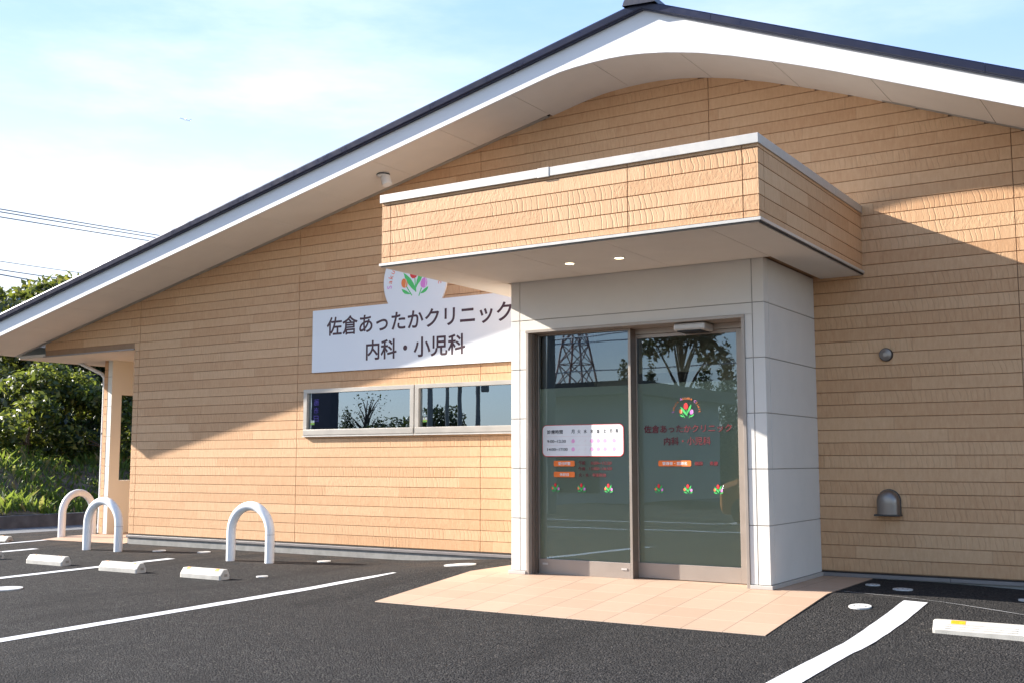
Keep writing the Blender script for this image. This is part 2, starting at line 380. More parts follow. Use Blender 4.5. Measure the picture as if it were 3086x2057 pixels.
for pts, w in [([(-1.625, -7.5), (-1.638, -6.03), (-1.658, -4.29), (-1.668, -3.4), (-1.672, -3.05), (-1.625, -2.86), (-1.590, -2.66), (-1.544, -2.35), (-1.457, -1.964), (-1.375, -1.66)], [.15]*8 + [.14, .07]),
               ([(-5.40, -7.5), (-5.40, -1.25)], .15), ([(-8.36, -6.5), (-8.36, -1.2)], .15), ([(-9.62, -6.5), (-9.62, -.1)], .12),
               ([(3.87, -7.5), (3.885, -4.5), (3.895, -3.4), (3.955, -2.35), (3.975, -1.52)], [.18, .18, .17, .20, .19]),
               ([(-6, -11.6), (8, -11.9)], .15), ([(-12, -14.2), (14, -14.6)], .15), ([(-3, -14.3), (-3.2, -19)], .15), ([(0, -14.4), (-.2, -19)], .15)]:
    struct(strip('parking_line', pts, w, LINE))
struct(strip('chalk_line', [(3.30, -1.22), (4.0, -1.40), (4.79, -1.587), (6.0, -1.88)], .012, CHALK))
# tiled apron in front of the door
xs = lin(-.497, 3.237, .2)
b = MB(); ys = [-3.045, -2.5, -2, -1.5, -1.2, -.6, -.02]; n = len(xs)
b.add([(x, y, tile_z(y)) for y in ys for x in xs], [(j*n+i, j*n+i+1, (j+1)*n+i+1, (j+1)*n+i) for j in range(len(ys)-1) for i in range(n-1)])
for y0, y1 in zip(ys, ys[1:]):
    for x in (xs[0], xs[-1]): b.add([(x, y0, tile_z(y0)), (x, y1, tile_z(y1)), (x, y1, tile_z(y1)-.12), (x, y0, tile_z(y0)-.12)], [(0,1,2,3)])
b.add([(xs[0], ys[0], tile_z(ys[0])), (xs[-1], ys[0], tile_z(ys[0])), (xs[-1], ys[0], -.3), (xs[0], ys[0], -.3)], [(0,1,2,3)])
struct(b.build('entrance_pavement', TILE))
b = MB(); b.add([(-9.72, -.2, -.094), (-7.86, -.1, -.094), (-7.86, 3.2, -.06), (-9.9, 3.2, -.06), (-9.75, .3, -.068), (-7.86, .3, -.064)], [(0,1,5,4), (4,5,2,3)])
struct(b.build('porch_pavement', TILE))

# ------------------------------------------------------------------ the clinic
W_, D_ = 2.733, 1.4856
CX0, CX1, CD, CT, CB = -.541, 3.238, 2.974, 3.687, 2.985
FB = [(-10.86, 2.878), (0.0, 5.316), (.158, 5.350), (.30, 5.375), (.479, 5.392), (.69, 5.403), (.90, 5.406), (1.096, 5.398), (1.295, 5.378), (1.552, 5.338), (1.704, 5.306), (1.927, 5.256),
      (2.287, 5.150), (2.633, 5.032), (2.968, 4.914), (3.29, 4.794), (3.60, 4.671), (8.3, 2.805)]
def soff(x):
    for (a, za), (c, zc) in zip(FB, FB[1:]):
        if x <= c: return za + (zc-za)*(x-a)/(c-a)
    return FB[-1][1]
def rtop(x): return 5.627+.2245*x if x < 1.319 else 6.46-.407*x
EAVE = .95
clinic = thing('clinic_building', 'single storey clinic with timber siding, white curved gable and box canopy over glass doors', 'building', (1.3, 0, 0))

def boards(mb, u0f, u1f, rows, to, joints=(), holes=(), zmin=-9, zmax=99):
    # every row is a raised board with a groove; to(u, d, z) -> world, d = depth behind the face
    for k in rows:
        z0 = max(ZJ+k*BOARD, zmin); z1 = min(ZJ+(k+1)*BOARD, zmax)
        if z1-z0 < .012: continue
        a, c = u0f(z0, z1), u1f(z0, z1)
        if a is None or c-a < .02: continue
        rects = [(a, c, z0, z1)]
        for hx0, hx1, hz0, hz1 in holes:
            nr = []
            for (x0, x1, y0, y1) in rects:
                if hx1 <= x0 or hx0 >= x1 or hz1 <= y0 or hz0 >= y1: nr.append((x0,x1,y0,y1)); continue
                if hx0 > x0: nr.append((x0, hx0, y0, y1))
                if hx1 < x1: nr.append((hx1, x1, y0, y1))
                m0, m1 = max(x0, hx0), min(x1, hx1)
                if hz0 > y0: nr.append((m0, m1, y0, hz0))
                if hz1 < y1: nr.append((m0, m1, hz1, y1))
            rects = nr
        for (x0, x1, y0, y1) in rects:
            cuts = [x0] + [j for j in joints if x0+.01 < j < x1-.01] + [x1]
            for p, q in zip(cuts, cuts[1:]):
                p2 = p + (.004 if p in joints else 0); q2 = q - (.004 if q in joints else 0)
                lo = .0042 if abs(y0-(ZJ+k*BOARD)) < 1e-6 else 0; hi = .0042 if abs(y1-(ZJ+(k+1)*BOARD)) < 1e-6 else 0
                prof = [(.012, y0+lo*.35), (0, y0+lo), (0, y1-hi), (.012, y1-hi*.35)]
                vs = [to(p2, d, z) for d, z in prof] + [to(q2, d, z) for d, z in prof]
                mb.add(vs, [(0,4,5,1), (1,5,6,2), (2,6,7,3), (0,1,2,3), (7,6,5,4)])

# main wall
JX = [-7.74, -4.4305, -1.4005, 1.6295, 4.6595]
XL, XLG, XR = -7.862, -10.11, 7.35
WIN = (-4.292, -.52, 1.468, 2.104)
def left_of(z0, z1):
    a = XLG if z0 > 2.86 else XL
    if soff(a) < z0: a = max(a, (z0-5.316)/.2245 - .02)
    return a if z0 < 5.40 else None
def right_of(z0, z1):
    if z0 < 2.9: return XR
    for i in range(400):
        x = XR - i*.02
        if soff(x) >= z0 and x > 1: return x
    return 1.0
b = MB(); boards(b, left_of, right_of, range(-4, 40), lambda u, d, z: (u, d, z), JX, [WIN, (.05, 2.68, -1, 2.9)], zmin=.05)
# boards split at the lintel height
b.build('wall', SIDING, clinic)
b = MB()
def backing(x0, x1, z0, z1): b.add([(x0,.0125,z0),(x1,.0125,z0),(x1,.0125,z1),(x0,.0125,z1)], [(0,1,2,3)])
backing(XL, WIN[0], .03, 2.87); backing(WIN[0], .05, .03, WIN[2]); backing(WIN[0], .05, WIN[3], 2.87); backing(WIN[1], .05, WIN[2], WIN[3]); backing(2.68, XR, .03, 2.87); backing(.05, 2.68, 2.87, 2.9)
xs = lin(XLG, 8.0, .1)
for p, q in zip(xs, xs[1:]): b.add([(p,.0125,2.87),(q,.0125,2.87),(q,.0125,max(2.875, soff(q)+.03)),(p,.0125,max(2.875, soff(p)+.03))], [(0,1,2,3)])
b.build('wall_backing', GROOVE, clinic)
# flanks and rear of the building, seen only from aside
b = MB(); b.box(XL, XL+.12, .013, 9.8, -.3, 2.86); b.box(XR-.12, XR, .013, 9.8, -.3, 3.0); b.box(XL, XR, 9.68, 9.8, -.3, 2.9); b.build('side_wall', plain('plain_siding', (.50, .30, .155), .75, var=.12, scale=8), clinic)
b = MB(); b.box(XL-.005, .0, -.004, .1, -.3, -.001); b.box(W_+.0, XR, -.004, .1, -.3, -.001); b.build('foundation', CONC, clinic)
b = MB(); 
for x0, x1 in [(XL-.02, -5.78), (-5.777, -2.75), (-2.747, -.003), (W_+.003, 3.95), (3.953, XR+.02)]: b = MB(); b.box(x0, x1, -.022, .02, 0, .034); b.build('base_trim', TRIMDK, clinic, bevel=.003)

# gable: fascia, soffit panels, roof
b = MB(); xs = sorted(set([round(v, 4) for v in lin(-10.86, 0, .5) + lin(0, 3.6, .06) + lin(3.6, 8.3, .4)] + [1.319]))
vs = []; 
for x in xs: vs += [(x, -EAVE, soff(x)), (x, -EAVE, rtop(x)-.02), (x, -EAVE+.03, soff(x)), (x, -EAVE+.03, rtop(x)-.02)]
fs = []
for i in range(len(xs)-1):
    o = i*4; fs += [(o, o+4, o+5, o+1), (o+2, o+3, o+7, o+6), (o, o+2, o+6, o+4)]
b.add(vs, fs + [(0,1,3,2)]); b.build('fascia', FASCIA, clinic, fix=False)
SEAM = [-10.86, -9.4, -8.4, -7.4, -6.4, -5.4, -4.4, -3.4, -2.40, -1.385, -.363, .67, 1.683, 2.658, 3.6, 4.545, 5.5, 6.5, 8.3]
b = MB()
for s0, s1 in zip(SEAM, SEAM[1:]):
    ps = lin(s0+.003, s1-.003, .12)
    n = len(ps); y0, y1 = -EAVE+.03, -.075 if not (-.6 < (s0+s1)/2 < 3.3) else -.0005
    vs = [(x, y, soff(x)+.012+dz) for x in ps for y, dz in ((y0, 0), (y1, 0), (y1, .012), (y0, .012))]
    b.add(vs, [(i*4+j, i*4+4+j, i*4+4+(j+1)%4, i*4+(j+1)%4) for i in range(n-1) for j in range(4)] + [(0,1,2,3), (n*4-1, n*4-2, n*4-3, n*4-4)])
b.build('soffit', SOFFIT, clinic, smooth=True, auto=35)
VENTS = plain('vent_strip', (.42, .41, .385), .5, .3)
for p, q in [(-10.86, -.4), (3.5, 8.2)]:
    b = MB(); ps = lin(p, q, .3)
    for s0, s1 in zip(ps, ps[1:]): b.add([(x, y, soff(x)+h) for x in (s0, s1) for y, h in ((-.067, .010), (-.004, .010), (-.004, .028), (-.067, .028))], [(0,1,5,4), (3,0,4,7), (1,2,6,5)])
    b.build('soffit_vent_strip', VENTS, clinic)
b = MB(); ps = lin(-10.84, 8.28, .15)
for s0, s1 in zip(ps, ps[1:]): b.add([(s0, -EAVE+.035, soff(s0)+.03), (s1, -EAVE+.035, soff(s1)+.03), (s1, .012, soff(s1)+.03), (s0, .012, soff(s0)+.03)], [(0,1,2,3)])
b.build('soffit_backing', DARKGAP, clinic)
# boxed eave running back along the left side, porch ceiling and lintel trim
b = MB(); b.box(-10.80, -7.875, .02, 9.9, 2.852, 2.87); b.box(-10.80, -10.118, -.0, .02, 2.86, 2.90); b.box(-10.83, -10.80, .0, 9.9, 2.845, 3.08); b.build('eave_ceiling', SOFFIT, clinic)
b = MB(); b.box(-10.14, -7.858, -.02, .02, 2.846, 2.866); b.build('lintel_trim', TRIMDK, clinic)
b = MB(); b.box(-10.12, -7.87, .013, .12, 2.868, 3.0); b.build('lintel', GROOVE, clinic)
roof = MB()
for x0, x1 in [(-10.92, 1.319), (1.319, 8.4)]:
    roof.add([(x, y, rtop(x)+dz) for x in (x0, x1) for y, dz in ((-1.0, -.085), (-1.0, -.006), (10.4, -.006), (10.4, -.085))], [(0,1,5,4), (1,2,6,5), (2,3,7,6), (3,0,4,7), (0,3,2,1), (4,5,6,7)])
ro = roof.build('roof', ROOFM, clinic)
b = MB()
for x0, x1 in [(-10.94, -3.6), (-3.597, 1.319), (1.319, 2.09), (2.093, 4.62), (4.623, 8.42)]:
    b.add([(x, y, rtop(x)+dz) for x in (x0, x1) for y, dz in ((-1.022, -.072), (-1.03, -.012), (-1.022, .004), (-.9, .006), (-.9, -.01), (-1.004, -.08))], [(0,1,7,6), (1,2,8,7), (2,3,9,8), (3,4,10,9), (4,5,11,10), (5,0,6,11), (5,4,3,2,1,0), (6,7,8,9,10,11)])
b.build('verge_flashing', ROOFM, ro)
b = MB(); rx = 1.319
b.add([(rx+dx, y, rtop(rx)+dz) for y in (-1.08, 10.45) for dx, dz in ((-.19, -.04), (-.17, .012), (-.11, .085), (.09, .085), (.16, .012), (.19, -.07))], [(0,1,2,3,4,5), (11,10,9,8,7,6), (0,6,7,1), (1,7,8,2), (2,8,9,3), (3,9,10,4), (4,10,11,5)])
b.build('ridge_cap', plain('ridge_metal', (.05, .05, .065), .4, .4), ro)
b = MB(); b.tube([(-10.93, -.98, 2.99), (-10.93, 10.2, 2.99)], .06, 12); b.build('gutter', PVC, clinic, smooth=True, auto=40)

# canopy over the door
canopy = MB()
jf = [CX0+.105, 2.099, CX1-.13]
boards(canopy, lambda a, c: CX0+.0125, lambda a, c: CX1-.0125, range(18, 26), lambda u, d, z: (u, -CD+.022+d, z), jf, zmin=3.026, zmax=3.615)
boards(canopy, lambda a, c: .001, lambda a, c: CD-.022, range(18, 26), lambda u, d, z: (CX1-d, -u, z), [CD-.022-.13], zmin=3.026, zmax=3.615)
boards(canopy, lambda a, c: .001, lambda a, c: CD-.022, range(18, 26), lambda u, d, z: (CX0+d, -u, z), [CD-.022-.13], zmin=3.026, zmax=3.615)
cn = canopy.build('canopy', SIDING, clinic)
b = MB(); b.box(CX0+.013, CX1-.013, -CD+.036, 0.005, 3.0, 3.62); b.build('canopy_core', GROOVE, cn)
b = MB()
t_ = .022
for x0, x1 in [(CX0-.012, 1.234), (1.350, CX1+.014)]: b.box(x0, x1, -CD, -CD+.05, 3.608, CT)
b.box(1.234, 1.350, -CD-.004, -CD+.05, 3.603, CT+.003)
b.box(CX1-.05, CX1+.014, -CD+.05, -.9, 3.608, CT-.0008); b.box(CX1-.05, CX1+.014, -.897, -.001, 3.608, CT-.0008); b.box(CX0-.012, CX0+.05, -CD+.05, -.001, 3.608, CT-.0008)
b.build('canopy_cap', TRIMLT, cn, bevel=.003)
b = MB(); b.box(CX0+.05, CX1-.05, -CD+.05, -.001, 3.621, 3.66); b.build('canopy_roof', TRIMDK, cn)
b = MB()
for x0, x1 in [(CX0-.018, -.46), (-.458, -.10), (-.098, CX1+.018)]: b.box(x0, x1, -CD+.004, -CD+.05, 2.992, 3.018)
b.box(CX1-.03, CX1+.018, -CD+.05, -.001, 2.992, 3.0175); b.box(CX0-.018, CX0+.03, -CD+.05, -.001, 2.992, 3.0175)
b.build('canopy_trim', TRIMLT, cn, bevel=.002)
b = MB(); b.box(CX0+.004, CX1-.004, -CD+.009, -CD+.019, 2.979, 2.9915); b.box(CX1-.004, CX1+.006, -CD+.009, -.002, 2.979, 2.9915); b.build('canopy_shadow_line', DARKGAP, cn)  # dark strip drawn in as the shadow line under the trim
b = MB(); b.box(CX0+.01, CX1-.01, -CD+.028, -CD+.0355, 3.0185, 3.0255); b.box(CX1-.0295, CX1-.012, -CD+.036, -.002, 3.0185, 3.0255); b.build('canopy_shadow_gap', DARKGAP, cn)
b = MB(); b.box(XL, -.003, .003, .0118, .0345, .0495); b.build('base_gap', DARKGAP, clinic); b = MB(); b.box(W_+.003, XR, .003, .0118, .0345, .0495); b.build('base_gap', DARKGAP, clinic)
b = MB(); sm = [CX0+.012, -.045, .905, 1.84, 2.808, CX1-.012]
for p, q in zip(sm, sm[1:]): b.box(p+.002, q-.002, -CD+.02, -.001 if (q < .1 or p > 2.7) else -D_-.012, 2.978, 2.99)
b.build('canopy_soffit', SOFFIT, cn)

# white entrance box
b = MB(); g = .004
zr = [.036] + [ZJ + PANEL*i for i in range(5)] + [2.986]
FX0, FX1, FZ = .184, 2.545, 2.469
for z0, z1 in zip(zr, zr[1:]):
    a0, a1 = z0+g, z1-g if z1 < 2.98 else z1
    if z0 == .036: a0 = z0+.003
    y0, y1 = -D_, -D_+.02
    b.box(0, .107-g, y0, y1, a0, a1); b.box(2.62+g, W_, y0, y1, a0, a1)
    if a0 < FZ < a1:
        b.box(.107+g, FX0-.001, y0, y1, a0, FZ); b.box(FX1+.001, 2.62-g, y0, y1, a0, FZ); b.box(.107+g, 2.62-g, y0, y1, FZ+.001, a1)
    elif a1 < FZ: b.box(.107+g, FX0-.001, y0, y1, a0, a1); b.box(FX1+.001, 2.62-g, y0, y1, a0, a1)
    else: b.box(.107+g, 2.62-g, y0, y1, a0, a1)
    b.box(W_-.02, W_, -D_+.0205, -1.364-g, a0, a1); b.box(W_-.02, W_, -1.364+g, -.001, a0, a1)
    b.box(0, .02, -D_+.0205, -1.364-g, a0, a1); b.box(0, .02, -1.364+g, -.001, a0, a1)
eb = b.build('entrance_porch', WHITE, clinic, bevel=.002)
b = MB(); b.box(.008, FX0-.002, -D_+.008, -.02, .036, 2.98); b.box(FX1+.002, W_-.008, -D_+.008, -.02, .036, 2.98); b.box(FX0-.002, FX1+.002, -D_+.008, -1.10, FZ+.002, 2.98); b.build('entrance_core', JOINT, eb)
b = MB(); b.box(-.022, FX0-.004, -D_-.022, -D_+.03, -.0, .034); b.box(-.022, .03, -D_+.03, -.023, -.0, .0335); b.build('entrance_base_trim', TRIMLT, eb, bevel=.003); b = MB(); b.box(FX1+.004, W_+.022, -D_-.022, -D_+.03, 0, .034); b.box(W_-.03, W_+.022, -D_+.03, -.023, -.0, .0335)
b.build('entrance_base_trim', TRIMLT, eb, bevel=.003)

# door frame
YL, YR = -1.317, -1.196
frame = MB()
frame.box(FX0, FX0+.032, -D_-.012, -1.15, -.01, FZ-.03); frame.box(2.513, FX1, -D_-.012, -1.13, -.01, FZ-.03); frame.box(FX0-.004, FX1+.004, -D_-.014, -1.15, FZ-.03, FZ)
frame.box(FX0+.032, FX0+.05, -1.43, -1.39, 0, FZ-.03, 1); frame.box(FX0+.032, FX0+.045, -1.365, -1.335, 0, FZ-.03, 1)
frame.box(2.49, 2.513, -1.36, -1.13, 0, FZ-.03, 0)
fr = frame.build('door_frame', [ALU, ALUDK], clinic, bevel=.003)
def leaf(name, x0, x1, zb, zt, y, gz0, gz1, gx0, gx1, m):
    q = MB(); th = .045
    q.box(x0, gx0, y-.012, y+th, zb, zt); q.box(gx1, x1, y-.012, y+th, zb, zt); q.box(gx0, gx1, y-.012, y+th, zb, gz0); q.box(gx0, gx1, y-.012, y+th, gz1, zt)
    o = q.build(name, m, clinic, bevel=.002)
    return o
fixed = leaf('fixed_door_panel', .232, 1.299, 0, 2.438, YL, .150, 2.435-.012, .236, 1.272, ALU)
slide = leaf('sliding_door', 1.29, 2.405, .006, 2.335+.045, YR, .150, 2.345, 1.306, 2.352, ALU)
b = MB(); b.box(1.2895, 1.2995, YL-.011, -1.21, .003, 2.436, 0); b.build('door_mullion', ALUDK, fixed)
b = MB(); b.box(1.302, 2.489, YR-.03, YR+.06, 2.383, 2.4385); b.build('door_header', ALU, slide)
b = MB(); b.box(.25, 1.27, -1.30, -1.25, 2.424, 2.4375); b.build('top_track', ALUDK, fr)
for o, x0, x1, y, z1, ft in [(fixed, .236, 1.272, YL, 2.423, 1.88), (slide, 1.306, 2.352, YR, 2.345, 1.898)]:
    b = MB(); b.add([(x0,y,.15),(x1,y,.15),(x1,y,z1),(x0,y,z1)], [(0,1,2,3)]); b.build('glass', GLASS, o)
    b = MB(); b.add([(x0,y+.016,.15),(x1,y+.016,.15),(x1,y+.016,ft),(x0,y+.016,ft)], [(0,1,2,3)]); b.build('frosted_film', FILM, o)
b = MB(); b.box(1.268, 1.293, YR-.09, YR-.03, .58, .71); b.build('door_handle', TRIMLT, slide, bevel=.004)
b = MB()
for x, z in [(.31, .10), (1.205, .09)]: b = MB(); b.box(x-.03, x+.03, YL-.018, YL-.012, z-.009, z+.009); b.build('floor_latch', TRIMLT, fixed)
b = MB(); b.box(1.82, 2.142, -1.46, -1.23, 2.362, 2.432); so = b.build('door_sensor', TRIMLT, fr, bevel=.018)
b = MB(); b.box(1.86, 2.10, -1.455, -1.24, 2.352, 2.3618); b.build('sensor_lens', DARK, fr)

# entrance lobby behind the glass
b = MB(); x0, x1, y0, y1, z0, z1 = .10, 2.63, -1.15, 3.2, 0.0, 2.62
b.add([(x0,y0,z0),(x1,y0,z0),(x1,y1,z0),(x0,y1,z0),(x0,y0,z1),(x1,y0,z1),(x1,y1,z1),(x0,y1,z1)], [(0,3,7,4), (1,5,6,2), (2,6,7,3), (4,7,6,5)], 0); b.add([(x0,y0,z0),(x1,y0,z0),(x1,y1,z0),(x0,y1,z0)], [(0,1,2,3)], 1)
b.box(.10, 1.9, .2, .3, 2.12, 2.619, 0); b.box(1.62, 1.9, .2, .3, .001, 2.12, 0); b.box(.10, .5, .2, .3, .001, 2.12, 0)
b.build('lobby', [INT, INTF], clinic)

# windows on the left wall
def window(x0, x1):
    z0, z1 = 1.478, 2.103; q = MB()
    q.box(x0, x1, -.03, .06, z0, z0+.085); q.box(x0, x1, -.03, .06, z1-.052, z1); q.box(x0, x0+.062, -.03, .06, z0+.085, z1-.052); q.box(x1-.062, x1, -.03, .06, z0+.085, z1-.052)
    q.box(x0+.008, x1-.008, -.036, -.03, z0+.012, z0+.078); 
    o = q.build('window', ALULT, clinic, bevel=.002)
    q = MB(); q.box(x0-.003, x1+.003, -.045, .02, z0-.014, z0-.001); q.build('window_sill', TRIMLT, o)
    q = MB(); q.add([(x0+.062,.012,z0+.085),(x1-.062,.012,z0+.085),(x1-.062,.012,z1-.052),(x0+.062,.012,z1-.052)], [(0,1,2,3)]); q.build('window_pane', GLASSW, o)
    q = MB(); a = x0+.102
    q.flat([(a,1.625),(a+.066,1.625),(a+.066,1.655),(a,1.655)], .010, 0); q.flat([(a,1.655),(a+.066,1.655),(a+.066,1.684),(a,1.684)], .010, 1); q.flat([(a+.01,1.63),(a+.056,1.63),(a+.056,1.64),(a+.01,1.64)], .009, 2); q.flat([(a+.02,1.66),(a+.034,1.66),(a+.034,1.68),(a+.02,1.68)], .009, 0)
    q.build('energy_sticker', [LIME, PRWHITE, GREEN], o)
    return o
window(-4.288, -2.402); window(-2.388, -.525)
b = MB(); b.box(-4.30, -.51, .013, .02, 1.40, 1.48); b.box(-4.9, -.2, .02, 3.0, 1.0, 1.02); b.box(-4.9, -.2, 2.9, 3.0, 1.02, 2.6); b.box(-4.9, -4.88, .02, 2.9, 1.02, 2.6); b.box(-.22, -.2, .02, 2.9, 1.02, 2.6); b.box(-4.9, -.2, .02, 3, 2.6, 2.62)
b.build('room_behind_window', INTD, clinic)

# porch wing wall on the left
b = MB(); wx0, wx1 = -9.787, -9.68
b.box(wx0, wx1, 1.0, 1.205, -.1, 2.852); b.box(wx0, wx1, 1.205, 2.4, 2.281, 2.852); b.box(wx0, wx1, 1.205, 2.4, -.1, .82); b.box(wx0, wx1, 2.4, 5.2, -.1, 2.852); b.box(wx1, XL, 5.1, 5.2, -.1, 2.852)
wing = b.build('wing_wall', plain('cream_panel', (.72, .73, .68), .7, var=.02, scale=2), clinic)
b = MB(); boards(b, lambda a, c: -9.885, lambda a, c: wx0-.001, range(-5, 19), lambda u, d, z: (u, 1.0+d, z), zmin=-.08, zmax=2.852); b.build('wing_siding', SIDING, wing)
b = MB(); q0, q1 = -9.885, wx0-.001
b.box(q0, q1, 1.013, 1.205, -.1, 2.852); b.box(q0, q1, 1.205, 2.4, 2.281, 2.852); b.box(q0, q1, 1.205, 2.4, -.1, .82); b.box(q0, q1, 2.4, 5.2, -.1, 2.852)
b.build('wing_siding_core', GROOVE, wing)
b = MB()
for i in range(5): b.box(wx0+.002, wx1, .9975, .9999, ZJ+PANEL*i-.003, ZJ+PANEL*i+.003)
b.box(wx0-.002, wx0+.002, .997, .9998, -.08, 2.85); b.build('wing_joint', JOINT, wing)

# ------------------------------------------------------------------ text and emblem
def text_polys(s, off=0.0):
    cu = bpy.data.curves.new('t', 'FONT'); cu.body = s; cu.offset = off; cu.resolution_u = 4; cu.fill_mode = 'FRONT'
    o = bpy.data.objects.new('t', cu); COL.objects.link(o)
    dg = bpy.context.evaluated_depsgraph_get(); e = o.evaluated_get(dg); me = e.to_mesh()
    v = [(p.co.x, p.co.y) for p in me.vertices]; f = [tuple(p.vertices) for p in me.polygons]
    e.to_mesh_clear(); bpy.data.objects.remove(o); bpy.data.curves.remove(cu)
    return v, f
def text_box(mb, s, x0, x1, z0, z1, y, mi=0, off=0.0, keep=False):
    v, f = text_polys(s, off); ax = [p[0] for p in v]; az = [p[1] for p in v]
    sx = (x1-x0)/(max(ax)-min(ax)); sz = (z1-z0)/(max(az)-min(az))
    if keep: sz = sx
    mb.add([(x0+(p[0]-min(ax))*sx, y, z0+(p[1]-min(az))*sz) for p in v], f, mi)
def ring_text(mb, s, cx, cz, r, size, y, a0, a1, mi_f, off=0.0):
    n = len(s)
    for i, ch in enumerate(s):
        if ch == ' ': continue
        a = R(a0 + (a1-a0)*i/(n-1)); v, f = text_polys(ch, off)
        mx_ = (max(p[0] for p in v)+min(p[0] for p in v))/2
        ca, sa = math.cos(a-math.pi/2), math.sin(a-math.pi/2)
        pts = []
        for px, pz in v:
            qx, qz = (px-mx_)*size, r + (pz-.0)*size
            pts.append((cx + qx*ca - qz*sa, y, cz + qx*sa + qz*ca))
        mb.add(pts, f, mi_f(i, ch))
def ell(cx, cz, rx, rz, tilt=0, n=20):
    t = R(tilt); o = []
    for k in range(n):
        a = 2*math.pi*k/n; r = 1.0
        x, z = rx*math.cos(a)*(1 - .12*math.sin(a)), rz*math.sin(a)
        o.append((cx + x*math.cos(t) - z*math.sin(t), cz + x*math.sin(t) + z*math.cos(t)))
    return o
def emblem(mb, cx, cz, k, y, kz=None):
    # pixel sketch -> metres; materials: 0 red 1 orange 2 pink 3 green 4 white 5 dark accent
    kz = kz or k*.92
    def T(pts): return [(cx+(x-1045)*k, cz-(z-560)*kz) for x, z in pts]
    def bl(pts, mi, dy=0): mb.flat(T(pts), y-dy, mi)
    bl([(918,428),(958,455),(1000,492),(1032,540),(1054,585),(1062,628),(1050,618),(1015,590),(975,545),(940,490)], 3)
    bl([(1140,395),(1142,430),(1130,480),(1108,525),(1080,555),(1060,590),(1058,560),(1066,520),(1085,470),(1108,430)], 3)
    bl([(1041,485),(1050,485),(1064,628),(1053,628)], 3, .0004)
    bl([(945,560),(954,556),(1020,655),(1011,660)], 3); bl([(898,583),(925,592),(960,610),(985,630),(1003,643),(970,642),(935,634),(912,612)], 3)
    bl([(1116,590),(1125,594),(1096,668),(1086,666)], 3); bl([(1194,583),(1188,608),(1168,632),(1140,644),(1106,646),(1122,628),(1150,606)], 3)
    for c_, rx, rz, tl, mi in [((1035,428),45,66,0,0), ((930,530),34,46,15,1), ((1147,545),36,50,-12,2)]:
        mb.flat(T([(x, 2*c_[1]-z) for x, z in ell(c_[0], c_[1], rx, rz, tl)]), y-.0008, mi)
        mb.flat(T([(c_[0]+rx*.42+dx, c_[1]-rz*.9+dz) for dx, dz in ((0,0),(rx*.12,0),(rx*.30,rz*.6),(rx*.14,rz*1.4),(0,rz*1.75),(-rx*.08,rz*1.7),(rx*.04,rz*1.2),(rx*.16,rz*.6))]), y-.0012, 4 if mi else 5)
EMB = [RED, ORANGE, PINK, GREEN, PRWHITE, plain('print_dark_red', (.45, .02, .02), .5)]

# clinic sign on the wall
sign = thing('clinic_sign', 'long white clinic sign with brown Japanese lettering and round tulip emblem on timber wall', 'sign', (-2.4, 0, 2.33))
b = MB(); b.box(-4.15, -.67, -.026, -.001, 2.325, 3.163); b.build('sign_board', SIGNW, sign, bevel=.002)
b = MB(); b.lathe((-2.407, -.001, 3.433), [(.508, 0), (.508, .024)], 'y', 64); disc = b.build('sign_disc', SIGNW, sign, fix=True)
def word(s, x0, x1, z0, z1, y, rad, m, par, nm='lettering'):
    # printed strokes are bolder than the plain face: the outline is laid over itself with small shifts
    b = MB(); text_box(b, s, x0, x1, z0, z1, y)
    v0, f0 = list(b.v), list(b.f); n = 10 if rad > .003 else 4
    for i in range(n):
        a = 2*math.pi*i/n; b.add([(p[0]+rad*math.cos(a), p[1]+.00009*(i+1), p[2]+rad*math.sin(a)) for p in v0], f0)
    return b.build(nm, m, par)
word('佐倉あったかクリニック', -3.885, -.93, 2.806, 3.052, -.0275, .0052, BROWN, sign); word('内科・小児科', -3.195, -1.617, 2.450, 2.70, -.0275, .0052, BROWN, sign)
b = MB(); emblem(b, -2.405, 3.368, .00146, -.0262, .00134); b.build('sign_emblem', EMB, disc)
for wd in ('Sakura              ', '       Attaka       ', '              Clinic'): b = MB(); ring_text(b, wd, -2.407, 3.375, .375, .105, -.0262, 180, 0, lambda i, c: 1 if c in 'SAC' else 0, .004); b.build('ring_lettering', [CORAL, PINK], disc)

# opening hours and lettering on the door glass
yl, yr = YL-.002, YR-.002
def rrect(x0, x1, z0, z1, r, n=6):
    o = []
    for cx, cz, a0 in ((x1-r, z1-r, 0), (x0+r, z1-r, 90), (x0+r, z0+r, 180), (x1-r, z0+r, 270)):
        for i in range(n+1): a = R(a0+90*i/n); o.append((cx+r*math.cos(a), cz+r*math.sin(a)))
    return o
b = MB(); b.flat(rrect(.274, 1.211, 1.180, 1.502, .05), yl, 1); b.flat(rrect(.279, 1.204, 1.187, 1.497, .046), yl-.0007, 0)
def tb(b, tx, x0, x1, z0, z1, y, mi, rad=.0011):
    n0 = len(b.v); m0 = len(b.f); text_box(b, tx, x0, x1, z0, z1, y, mi); v0 = b.v[n0:]; f0 = [tuple(i-n0 for i in f) for f in b.f[m0:]]
    for i in range(4): a = math.pi*i/2; b.add([(p[0]+rad*math.cos(a), p[1]-.00006*(i+1), p[2]+rad*math.sin(a)) for p in v0], f0, mi)
y = yl-.0014
tb(b, '診療時間', .334, .517, 1.412, 1.452, y, 2)
PX = lambda p: .638 + (p-835)*(1.102-.638)/(1638-835)
for p, ch in ((832,'月'),(955,'火'),(1080,'水'),(1208,'木'),(1332,'金'),(1462,'土')): tb(b, ch, PX(p)-.017, PX(p)+.017, 1.414, 1.452, y, 2)
tb(b, '日・祝', 1.062, 1.150, 1.417, 1.453, y, 2)
tb(b, '9:00~12:30', .334, .553, 1.322, 1.350, y, 2); tb(b, '14:00~17:00', .334, .573, 1.240, 1.268, y, 2)
